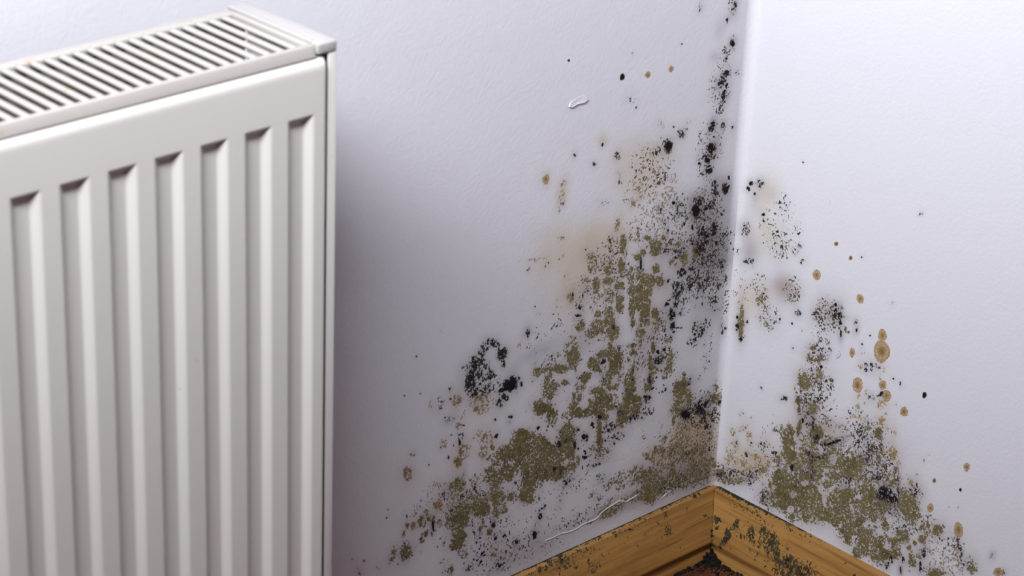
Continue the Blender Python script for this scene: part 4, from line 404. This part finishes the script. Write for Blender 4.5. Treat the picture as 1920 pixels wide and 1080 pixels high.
def grow(surf, s0, s1, z0, z1, h, place, seed, flip, names):
    S, Z = np.meshgrid(np.arange(s0, s1, h, dtype=np.float32), np.arange(z0, z1, h, dtype=np.float32), indexing='ij')
    nO = fract(S, Z, (5, 1.9, 0.85), (0.5, 0.8, 0.85), seed, 1.25)
    nK = fract(S, Z, (2.0, 0.85), (0.7, 0.9), seed + 20, 1.3)
    nD = fract(S, Z, (6, 1.7, 0.8), (0.3, 0.6, 1.0), seed + 40, 1.2)
    nR = fract(S, Z, (1.9, 0.85), (0.75, 0.9), seed + 60, 1.2)
    big = vnoise(S, Z, 16, seed + 80); mid = vnoise(S, Z, 5, seed + 81); fine = vnoise(S, Z, 1.2, seed + 82)
    f = {c: field(S, Z, rows(surf + c), h, swell=1.14 if c == 'O' else 1.0) for c in 'OKTDRSHNM'}
    fO = np.clip(f['O'] * 1.25 - f['H'] * 1.15, 0, 1)
    pit = fract(S, Z, (3.0, 0.8), (0.35, 1.0), seed + 70)
    if surf in 'LR':                      # thin speckle dusts the surroundings of every colony
        hO = halo(S, Z, rows(surf + 'O'), h); hK = halo(S, Z, rows(surf + 'K') + rows(surf + 'N'), h)
        f['D'] = np.maximum(f['D'], np.clip(0.25 * hO + 0.36 * hK * hK, 0, 0.4) * (0.35 + 1.3 * vnoise(S, Z, 9, seed + 90)))
        f['S'] = np.maximum(f['S'], 0.22 * hO)
    fT = f['T']
    masks = {}
    if surf in 'XY': f['K'] = f['K'] * (S < -board_d(Z) - 0.4)
    K = nK < f['K'] * 1.0
    N = nK < f['N'] * 1.25
    O = (nO < fO) & (pit < 0.81 + 0.15 * big) & ~K & ~N
    T = (nR < fT) & ~K & ~O & ~N
    Rm = (nR < f['R']) & ~K & ~O & ~T
    D = (nD < f['D'] * (1.35 if surf == 'R' else 1.15) * (1 - 0.5 * f['H'])) & ~(K | N | O | T | Rm)
    Sm = (nD < f['S']) & ~(K | N | O | T | Rm | D)
    Mm = (nO < f['M']) & ~K
    near = np.clip(f['K'], 0, 1)
    rgbO = lerp(OLIVE, OLIVE_D, np.clip(0.9 * near + 0.9 * (big - 0.42) + 0.9 * (mid - 0.5) + 0.6 * (fine - 0.5), 0, 1))
    rgbO = rgbO + (np.array(OLIVE_L, np.float32) - rgbO) * np.clip((vnoise(S, Z, 0.7, seed + 83) - 0.6) * 2.2 + (0.75 - fO) * 0.5, 0, 0.75)[..., None]
    rgbK = lerp(BLACK, BLACK_B, np.clip(1.0 - 1.15 * f['K'] + 0.5 * (mid - 0.5), 0, 1))
    if surf in 'XY': rgbK = lerp(lin(52, 48, 36), lin(104, 96, 70), np.clip(1.0 - f['K'] + 0.9 * (mid - 0.5) + 0.5 * (fine - 0.5), 0, 1))
    rgbN = lerp(BLACK, lin(84, 74, 72), np.clip(1.1 - 1.2 * f['N'] + 0.6 * (fine - 0.5), 0, 1))
    rgbT = lerp(TAN_L, TAN_D, np.clip(0.75 * fT + 0.9 * (fine - 0.5) + 0.3 * (mid - 0.5), 0, 1))
    if surf == 'L': rgbT = lerp(lin(192, 168, 140), lin(122, 96, 62), np.clip(0.75 * fT + 0.9 * (fine - 0.5) + 0.3 * (mid - 0.5), 0, 1))
    rgbR = lerp(lin(216, 194, 168), lin(146, 106, 68), np.clip(0.42 + 1.5 * (fine - 0.5) + 0.9 * (mid - 0.5), 0, 1))
    rgbD = lerp(lin(58, 47, 42), lin(122, 104, 82), np.clip(0.35 + 0.9 * (mid - 0.5) - 0.8 * near + 0.5 * (fine - 0.5), 0, 1))
    rgbS = lerp(lin(188, 166, 138), lin(136, 112, 84), fine)
    rgbM = lerp(lin(168, 156, 52), lin(110, 104, 40), mid)
    out = []
    for cls, mask, rgb, hgt in (('O', O, rgbO, 0.11), ('K', K, rgbK, 0.15), ('N', N, rgbN, 0.13), ('T', T, rgbT, 0.1), ('R', Rm, rgbR, 0.26),
                                ('D', D, rgbD, 0.1), ('S', Sm, rgbS, 0.08), ('M', Mm, rgbM, 0.3)):
        if cls not in names or not mask.any(): continue
        nm, label = names[cls]
        me = patch_mesh(nm, mask, S, Z, h, rgb, place, hgt, seed + ord(cls), flip, 0.4 if cls in 'OT' else 0.15, 0.02 + 0.008 * 'OKNTRDSM'.index(cls))
        o = link_mesh(nm, me, MAT_MOULD)
        tag(o, label, 'mould', kind='stuff')
        out.append(o)
    return out

def lone_spots(surf, place, flip):
    k = 0
    for cls in 'PZ':
        for b in rows(surf + cls):
            k += 1
            h = 0.3; R = b[2] * 1.35 + 1
            S, Z = np.meshgrid(np.arange(b[0] - R, b[0] + R, h, dtype=np.float32), np.arange(b[1] - R, b[1] + R, h, dtype=np.float32), indexing='ij')
            r = radial(S, Z, b)
            n1 = vnoise(S, Z, max(b[2] * 0.55, 0.8), 300 + k) - 0.5; n2 = vnoise(S, Z, 0.7, 400 + k) - 0.5
            rr = r + 0.22 * n1 + 0.20 * n2
            pits = vnoise(S, Z, 0.9, 500 + k)
            mask = rr < 1.0
            if cls == 'P':
                mask &= ~((pits > 0.88) & (rr > 0.5))
                t = np.clip(1.0 - rr * 1.5, 0, 1) * 0.95 + np.clip((rr - 0.8) * 3, 0, 0.45) + 0.3 * n2
                rgb = lerp(TAN_L if b[5] < 0.88 else lin(206, 176, 138), TAN_D, np.clip(t + 0.12, 0, 1))
                if b[2] < 3.2: rgb = lerp(TAN, lin(96, 70, 44), np.clip(1.1 - rr, 0, 1))
                hgt = 0.15
            else:
                rgb = lerp(BLACK, lin(74, 60, 48), np.clip((rr - 0.55) * 2.2, 0, 1)); hgt = 0.4
            me = patch_mesh('mould_spot', mask, S, Z, h, rgb, place, hgt, 600 + k, flip)
            o = link_mesh('mould_spot', me, MAT_MOULD)
            tag(o, b[6], 'mould spot', 'lone mould spots on the walls')

# ------------------------------------------------------------------ the setting
SOFT = {'c': lin(232, 218, 202), 'g': lin(156, 145, 155), 'w': lin(184, 167, 162), 't': lin(220, 196, 164)}
def wall(name, surf, place, dense, flip):
    s = np.concatenate([np.linspace(-3000, -dense, 14)[:-1], np.arange(-dense, -FILLET, 3.0), -FILLET + FILLET * np.linspace(0, 0.7072, 9)])
    z = np.concatenate([np.arange(0, 560, 3.0), np.linspace(560, 2500, 10)])
    S, Z = np.meshgrid(s.astype(np.float32), z.astype(np.float32), indexing='ij')
    col = np.zeros(S.shape + (4,), np.float32); col[..., :3] = WALL_COL
    for k, c in SOFT.items():
        for b in rows(surf + '~' + k):
            r = radial(S, Z, b) + 0.5 * (vnoise(S, Z, 14, int(abs(b[0])) + 5) - 0.5)
            a = min(1.6 * b[5], 0.85) * np.exp(-1.1 * np.maximum(r, 0) ** 2)
            a = np.where(a < 0.02, 0, a)
            tot = a + col[..., 3] * (1 - a)
            w = np.where(tot > 1e-4, a / np.maximum(tot, 1e-4), 0)[..., None]
            col[..., :3] = col[..., :3] * (1 - w) + np.array(c, np.float32) * w
            col[..., 3] = tot
    # the paint is discoloured under and around the colonies
    for keys, c, amt in (('O', lin(180, 164, 150), 0.7), ('KN', lin(112, 101, 105), 0.7), ('D', lin(150, 136, 134), 0.9), ('RT', lin(206, 186, 164), 0.75)):
        a = np.zeros(S.shape, np.float32)
        for key in keys:
            for b in rows(surf + key):
                R = 2.6 * b[2] + 5
                m = (s > b[0] - R) & (s < b[0] + R); k = (z > b[1] - R) & (z < b[1] + R)
                if not m.any() or not k.any(): continue
                ix = np.ix_(m, k)
                r = radial(S[ix], Z[ix], (b[0], b[1], b[2] + 1.5, b[3] + 1.5, b[4]))
                a[ix] = np.maximum(a[ix], b[5] * np.exp(-0.5 * r * r) * min(1.0, b[2] / 5.0))
        a = amt * a * (0.7 + 0.6 * vnoise(S, Z, 8, 77))
        a = np.where(a < 0.015, 0, np.clip(a, 0, 0.75))
        tot = a + col[..., 3] * (1 - a)
        w = np.where(tot > 1e-4, a / np.maximum(tot, 1e-4), 0)[..., None]
        col[..., :3] = col[..., :3] * (1 - w) + np.array(c, np.float32) * w
        col[..., 3] = tot
    n, m = S.shape
    idx = np.arange(n * m).reshape(n, m)
    F = np.stack([idx[:-1, :-1], idx[1:, :-1], idx[1:, 1:], idx[:-1, 1:]], -1).reshape(-1, 4)
    if flip: F = F[:, ::-1]
    V = place(S.ravel(), Z.ravel(), 0.0)
    o = link_mesh(name, mesh_np(name, V, F, col.reshape(-1, 4)), MAT_WALL)
    tag(o, kind='structure')
    return o

wall_left = wall('wall_left', 'L', to_left, 460, False)
wall_right = wall('wall_right', 'R', to_right, 360, True)
tag(wall_left, 'lilac-white painted wall behind the radiator, spotted with mould')
tag(wall_right, 'lilac-white painted wall to the right of the corner')

floor = bm_obj('floor', box_bm(-3.0, 0.1, -3.0, 0.1, -0.05, 0.0), MAT_FLOOR, smooth=False)
tag(floor, 'dark reddish brown floor glimpsed at the foot of the baseboards', kind='structure')

def baseboard(name, axis, mat, label):
    n = len(PROFILE)
    stations = [-2900, -1500, -900, -600, -400, -300, -200, -120, -60, None]
    V = []
    for st in stations:
        for d, z in PROFILE:
            s = -d - 0.25 if st is None else st
            V.append((s / 1000, -d / 1000, z / 1000) if axis == 0 else (-d / 1000, s / 1000, z / 1000))
    F = []
    for i in range(len(stations) - 1):
        for k in range(n - 1):
            q = [i * n + k, i * n + k + 1, (i + 1) * n + k + 1, (i + 1) * n + k]
            F.append(q if axis == 0 else q[::-1])
    F.append(list(range(n))[::-1]); F.append([(len(stations) - 1) * n + k for k in range(n)])
    me = mesh_from(name, V, F)
    o = link_mesh(name, me, mat)
    md = o.modifiers.new('edge', 'EDGE_SPLIT'); md.split_angle = math.radians(38)
    tag(o, label, kind='structure')
    return o
board_left = baseboard('baseboard_left', 0, MAT_WOOD_X, 'varnished pine baseboard along the left wall')
board_right = baseboard('baseboard_right', 1, MAT_WOOD_Y, 'varnished pine baseboard along the right wall')

# ------------------------------------------------------------------ radiator
RX, RF, RB = -0.5487, -0.140, -0.051        # right end, front of the casing, back
RT = 0.6284                                 # top of the grille
RL = -1.166                                 # left end (outside the picture)
radiator = bpy.data.objects.new('radiator', None); COL.objects.link(radiator)
radiator.location = ((RL + RX) / 2, (RF + RB) / 2, 0.12)
tag(radiator, 'white ribbed steel panel radiator with a slotted top grille', 'radiator')
def part(o, parent=radiator):
    o.parent = parent
    o.matrix_parent_inverse = parent.matrix_world.inverted()
    return o
bpy.context.view_layer.update()

def front_panel():
    x1, x0 = -0.5579, RL + 0.0085
    z0, z1 = 0.130, 0.6201
    yf = RF - 0.0025
    P, HW, SL, DP = 0.0328, 0.01015, 0.0053, 0.0048
    cx0 = -0.57855                              # centre of the last channel
    xs = np.concatenate([np.arange(x0 + 0.003, x1 - 0.003, 0.0008), x0 + 0.003 * (np.arange(5) / 5) ** 2 * 1.0, x1 - 0.003 * (np.arange(5) / 5) ** 2])
    zt, zb = 0.5856, 0.175
    zs = np.concatenate([z1 - 0.008 * (np.arange(8) / 8) ** 2, np.linspace(zt + 0.004, z1 - 0.008, 10), np.arange(zt - 0.010, zt + 0.004, 0.0006),
                         np.linspace(zb + 0.009, zt - 0.010, 24), np.arange(zb - 0.003, zb + 0.009, 0.001), np.linspace(z0, zb - 0.004, 8)])
    xs = np.unique(xs.round(6)); zs = np.unique(zs.round(6))
    X, Z = np.meshgrid(xs, zs, indexing='ij')
    dx = (X - cx0 + P / 2) % P - P / 2
    kmin = math.ceil((x0 + 0.016 - cx0) / P)
    inside = (X > cx0 + (kmin - 0.5) * P) & (X < cx0 + P / 2)
    tx = (HW - np.abs(dx)) / SL
    tz = np.minimum((zt - Z) / SL, (Z - zb) / SL)
    t = np.clip(np.minimum(tx, tz), 0, 1) * inside
    t = 0.45 * t + 0.55 * t * t * (3 - 2 * t)
    Y = yf + DP * t
    def rounding(d, r): q = np.clip((r - d) / r, 0, 1); return r * (1 - np.sqrt(np.maximum(1 - q * q, 0)))
    Y = Y + rounding(z1 - Z, 0.0062) * 0.85 + rounding(x1 - X, 0.0028) + rounding(X - x0, 0.0028)
    n, m = X.shape
    V = np.stack([X, Y, Z], -1).reshape(-1, 3)
    idx = np.arange(n * m).reshape(n, m)
    F = np.stack([idx[:-1, :-1], idx[1:, :-1], idx[1:, 1:], idx[:-1, 1:]], -1).reshape(-1, 4)
    # turn the rim back into the casing
    loop = np.concatenate([idx[0, :], idx[1:, -1], idx[-1, -2::-1], idx[-2:0:-1, 0]])
    back = V[loop].copy(); back[:, 1] = RF + 0.020
    b0 = len(V); V = np.vstack([V, back])
    L = len(loop); a = np.arange(L); nx = (a + 1) % L
    F = np.vstack([F, np.stack([loop[a], loop[nx], b0 + nx, b0 + a], -1)])
    return link_mesh('front_panel', mesh_np('front_panel', V, F), MAT_RAD)
part(front_panel())

def top_frame():
    # front rail, back rail and the border next to the end cap, one pressed sheet
    zt, zb = RT, RT - 0.0080
    bm = bmesh.new()
    def add(b):
        me = bpy.data.meshes.new('t'); b.to_mesh(me); b.free(); bm.from_mesh(me); bpy.data.meshes.remove(me)
    rail = box_bm(RL + 0.012, -0.5642, RF, RF + 0.0066, zb, zt)
    for v in rail.verts:
        if v.co.y < RF + 0.003 and v.co.z > zb + 0.004: v.co.y += 0.0030          # the rail leans back towards its top
    bmesh.ops.bevel(rail, geom=rail.edges[:], offset=0.0010, segments=3, profile=0.5, affect='EDGES')
    add(rail)
    add(box_bm(RL + 0.012, -0.5642, RB - 0.0095, RB, zb, zt - 0.0004, 0.0014, 3))
    add(box_bm(-0.5682, -0.5642, RF + 0.005, RB - 0.009, zb + 0.003, zt - 0.0003, 0.0008, 2))
    return bm_obj('top_grille', bm, MAT_GRILLE)
grille = part(top_frame())

def slat_mesh():
    bm = bmesh.new()
    prof = [(-0.0022, -0.0022), (-0.0021, -0.0008), (-0.0014, -0.0001), (0, 0.0001), (0.0014, -0.0001), (0.0021, -0.0008), (0.0022, -0.0022)]
    ys = [RF + 0.004, RF + 0.0085, -0.105, -0.075, RB - 0.013, RB - 0.008]
    drop = [-0.0006, 0, 0, 0, 0, -0.0006]
    vs = [[bm.verts.new((x, y, z + dz)) for x, z in prof] for y, dz in zip(ys, drop)]
    for a, b in zip(vs, vs[1:]):
        for k in range(len(prof) - 1): bm.faces.new((a[k], b[k], b[k + 1], a[k + 1]))
        bm.faces.new((a[-1], b[-1], b[0], a[0]))
    bm.faces.new(vs[0]); bm.faces.new(vs[-1][::-1])
    bmesh.ops.recalc_face_normals(bm, faces=bm.faces[:])
    me = bpy.data.meshes.new('slat'); bm.to_mesh(me); bm.free()
    me.polygons.foreach_set('use_smooth', [True] * len(me.polygons))
    me.materials.append(MAT_GRILLE)
    return me
slat_me = slat_mesh()
rs = random.Random(3)
bpy.context.view_layer.update()
for k in range(58):
    x = -0.5682 - 0.0050 - 0.0024 - 0.0100 * k
    if x < RL + 0.018: break
    o = bpy.data.objects.new('slat', slat_me); COL.objects.link(o)
    o.location = (x, 0, RT - 0.0002 + rs.uniform(-0.0001, 0.0001)); o.rotation_euler = (0, rs.uniform(-0.02, 0.02), 0)
    o.parent = grille; o.matrix_parent_inverse = grille.matrix_world.inverted()

def end_cap():
    bm = bmesh.new()
    def add(b):
        me = bpy.data.meshes.new('t'); b.to_mesh(me); b.free(); bm.from_mesh(me); bpy.data.meshes.remove(me)
    add(box_bm(-0.5642, RX - 0.0002, RF - 0.0008, RB + 0.0010, RT - 0.0062, RT + 0.0012, 0.0014, 3))
    add(box_bm(-0.5648, -0.5610, RF + 0.006, RB + 0.0005, RT - 0.001, RT + 0.0018, 0.0007, 2))
    return bm_obj('end_cap', bm, MAT_CAP)
part(end_cap())

def side_panel(x_out, sgn, name):
    bm = bmesh.new()
    def add(b):
        me = bpy.data.meshes.new('t'); b.to_mesh(me); b.free(); bm.from_mesh(me); bpy.data.meshes.remove(me)
    zt, zb = RT - 0.0064, 0.130
    lo, hi = sorted((x_out, x_out - sgn * 0.0066))
    add(box_bm(lo, hi, RF, RF + 0.0014, zb, zt, 0.0005, 2))                   # front lip
    lo, hi = sorted((x_out, x_out - sgn * 0.0012))
    add(box_bm(lo, hi, RF + 0.0004, RB, zb, zt, 0.0004, 2))                   # cheek
    return bm_obj(name, bm, MAT_RAD)
part(side_panel(RX, 1, 'side_panel'))
part(side_panel(RL, -1, 'side_panel'))
part(bm_obj('end_cap', box_bm(RL, RL + 0.0155, RF - 0.0008, RB + 0.001, RT - 0.0062, RT + 0.0012, 0.0014, 3), MAT_CAP))

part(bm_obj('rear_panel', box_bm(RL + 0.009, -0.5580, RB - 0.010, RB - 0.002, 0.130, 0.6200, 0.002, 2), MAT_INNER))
def convector():
    V, F = [], []
    x = RL + 0.012; k = 0
    y0, y1 = RF + 0.024, RB - 0.013
    while x < -0.566:
        for y in ((y0, y1) if k % 2 == 0 else (y1, y0)):
            V += [(x, y, 0.16), (x, y, 0.590)]
        x += 0.0125; k += 1
    for i in range(len(V) // 2 - 1): F.append((2 * i, 2 * i + 2, 2 * i + 3, 2 * i + 1))
    return link_mesh('convector_fins', mesh_from('convector_fins', V, F, False), MAT_INNER)
part(convector())
part(bm_obj('shaded_inner_panel', box_bm(RL + 0.010, -0.5502, RF + 0.0045, RF + 0.020, 0.135, 0.6125, 0.001, 1), MAT_GAP_SHADE))  # sheet behind the side gap, coloured dark as painted shade
for x in (-1.06, -0.68):
    part(bm_obj('wall_bracket', box_bm(x - 0.015, x + 0.015, RB - 0.004, 0.0, 0.22, 0.52, 0.002, 1), MAT_RAD))

# ------------------------------------------------------------------ mould on the walls and boards
grow('L', -430, -2.0, 61.0, 560, 0.42, to_left, 11, False, {
    'O': ('olive_mould', 'broad ragged drift of olive green mould slanting down the left wall to the baseboard'),
    'K': ('black_mould', 'black mould clusters climbing the left side of the corner and dotted among the olive drift'),
    'N': ('black_mould_ring', 'charcoal black ring and blot of mould nearest the radiator on the left wall'),
    'T': ('tan_mould', 'brownish tan mould blotches bordering the olive drift on the left wall'),
    'R': ('rust_mould', 'crumbly rust orange mould low on the left wall beside the corner'),
    'D': ('dark_mould_speckle', 'fine dark brown mould speckle scattered over the left wall'),
    'S': ('sandy_mould_speckle', 'pale sandy mould speckle on the upper part of the left wall patch')})
grow('R', -340, -2.0, 61.0, 460, 0.42, to_right, 131, True, {
    'O': ('olive_mould', 'triangular olive green mould patch rising from the right baseboard'),
    'K': ('black_mould', 'black mould veins and blots within the right wall patch'),
    'T': ('tan_mould', 'tan mould blotches fringing the right wall patch'),
    'R': ('rust_mould', 'rust orange mould crumbs on the right wall close to the corner'),
    'D': ('dark_mould_speckle', 'fine dark mould speckle over the right wall patch'),
    'S': ('sandy_mould_speckle', 'pale sandy lacy mould at the lower right end of the right wall patch')})
lone_spots('L', to_left, False)
lone_spots('R', to_right, True)
grow('X', -330, -6.0, 1.0, 66.8, 0.45, to_board_left, 231, False, {
    'K': ('mould_flecks', 'blackish green mould flecks on the left baseboard'),
    'D': ('mould_speckle', 'fine dark mould speckle on the left baseboard')})
grow('Y', -260, -6.0, 1.0, 66.8, 0.45, to_board_right, 271, True, {
    'K': ('mould_flecks', 'dark green mould flecks and smears on the right baseboard'),
    'D': ('mould_speckle', 'fine dark mould speckle on the right baseboard'),
    'M': ('moss_line', 'yellow green line of growth along the top of the right baseboard')})

# ------------------------------------------------------------------ blistered and torn paint
def ridge(name, pts, width, height, place, parent, seed, flip):
    P = [np.array(p, float) for p in pts]
    path = []
    for a, b in zip(P, P[1:]):
        n = max(2, int(np.linalg.norm(b - a) / 1.2))
        for k in range(n): path.append(a + (b - a) * k / n)
    path.append(P[-1]); path = np.array(path)
    r = np.random.RandomState(seed)
    path[1:-1] += (r.rand(len(path) - 2, 2) - 0.5) * 0.5
    for _ in range(2): path[1:-1] = 0.25 * path[:-2] + 0.5 * path[1:-1] + 0.25 * path[2:]
    tan = np.gradient(path, axis=0); tan /= np.linalg.norm(tan, axis=1)[:, None] + 1e-9
    nor = np.stack([-tan[:, 1], tan[:, 0]], 1)
    N = len(path); env = np.clip(np.minimum(np.arange(N), N - 1 - np.arange(N)) / 5.0, 0.08, 1)
    env = env * (0.65 + 0.7 * np.convolve(r.rand(N + 6), np.ones(7) / 7, 'valid'))
    gap = np.convolve(r.rand(N + 14), np.ones(15) / 15, 'valid'); env = env * (np.clip((gap - 0.38) * 7, 0.12, 1) if width < 0.8 else 1)
    prof = [(-1, -0.02), (-0.55, 0.7), (0, 1.0), (0.45, 0.8), (1, -0.02)]
    V = []
    for i in range(N):
        for u, hh in prof:
            q = path[i] + nor[i] * u * width * env[i]
            V.append(place(np.array([q[0]]), np.array([q[1]]), hh * height * env[i])[0])
    m = len(prof); F = []
    for i in range(N - 1):
        for k in range(m - 1):
            q = (i * m + k, i * m + k + 1, (i + 1) * m + k + 1, (i + 1) * m + k)
            F.append(q if flip else q[::-1])
    me = mesh_from(name, V, F)
    o = link_mesh(name, me, MAT_RIDGE, parent)
    return o
for k, pts in enumerate(LINES['L1']): ridge('paint_ridge', pts, 0.95, 0.5, to_left, wall_left, 40 + k, False)
for k, pts in enumerate(LINES['L2']): ridge('paint_crack_edge', pts, 0.5, 0.14, to_left, wall_left, 60 + k, False)
for k, pts in enumerate(LINES['R2']): ridge('paint_scratch', pts, 0.5, 0.25, to_right, wall_right, 80 + k, True)

def flake():
    P = np.array(LINES['L3'][0]); c = P.mean(0); n = len(P)
    V = []
    axis = (P[4] - P[0]) / np.linalg.norm(P[4] - P[0]); nor = np.array([-axis[1], axis[0]])
    for p in P: V.append(to_left(np.array([p[0]]), np.array([p[1]]), 0.12)[0])
    for p in P:
        t = (p - c) @ nor; q = c + (p - c) * 0.93
        V.append(to_left(np.array([q[0]]), np.array([q[1]]), 1.0 - 0.2 * t)[0])
    V.append(to_left(np.array([c[0]]), np.array([c[1]]), 0.6)[0])
    F = [(i, (i + 1) % n, n + (i + 1) % n, n + i) for i in range(n)] + [(n + i, n + (i + 1) % n, 2 * n) for i in range(n)]
    me = mesh_from('paint_flake', V, F, False)
    bm = bmesh.new(); bm.from_mesh(me); bmesh.ops.recalc_face_normals(bm, faces=bm.faces[:]); bm.to_mesh(me); bm.free()
    o = link_mesh('paint_flake', me, MAT_RIDGE, wall_left)
    o['label'] = 'small torn flake of white paint'
flake()

# ------------------------------------------------------------------ black crumbs where the boards meet the floor
def crumbs():
    r = random.Random(5)
    bm = bmesh.new()
    def lump(x, y, z, s):
        t = bmesh.new(); bmesh.ops.create_icosphere(t, subdivisions=1, radius=1.0)
        for v in t.verts:
            k = r.uniform(0.65, 1.25)
            v.co = Vector((x + v.co.x * s * k, y + v.co.y * s * k * 0.9, max(0.0002, z + v.co.z * s * k * 0.7)))
        me = bpy.data.meshes.new('t'); t.to_mesh(me); t.free(); bm.from_mesh(me); bpy.data.meshes.remove(me)
    for i in range(260):                                  # along the boards
        s = 0.017 + 0.11 * r.random() ** 1.5; off = 0.0166 + abs(r.gauss(0, 0.0022)); k = r.uniform(0.0009, 0.0022)
        if i % 2: lump(-s, -off, k * 0.4, k)
        else: lump(-off, -s, k * 0.4, k)
    for i in range(150):                                  # heap in the corner
        a, b = abs(r.gauss(0, 0.006)), abs(r.gauss(0, 0.006)); k = r.uniform(0.0009, 0.0022)
        hz = max(0, 0.012 - 0.9 * (a + b)) * r.random()
        lump(-0.0172 - a, -0.0172 - b, 0.0006 + hz, k)
    for i in range(220):                                  # loose bits over the floor
        a, b = abs(r.gauss(0, 0.016)), abs(r.gauss(0, 0.016)); k = r.uniform(0.0004, 0.0013)
        lump(-0.0175 - a, -0.0175 - b, k * 0.4, k)
    for i in range(14):                                   # stuck in the mitre
        z = r.uniform(0.008, 0.030); d = float(board_d(np.array(z * 1000))) / 1000
        lump(-d - r.uniform(-0.0005, 0.0015), -d - r.uniform(-0.0005, 0.0015), z, r.uniform(0.0006, 0.0014))
    return bm_obj('dirt_crumbs', bm, MAT_CRUMB, smooth=False)
tag(crumbs(), 'black crumbly dirt heaped in the floor corner between the two baseboards', 'dirt', kind='stuff')
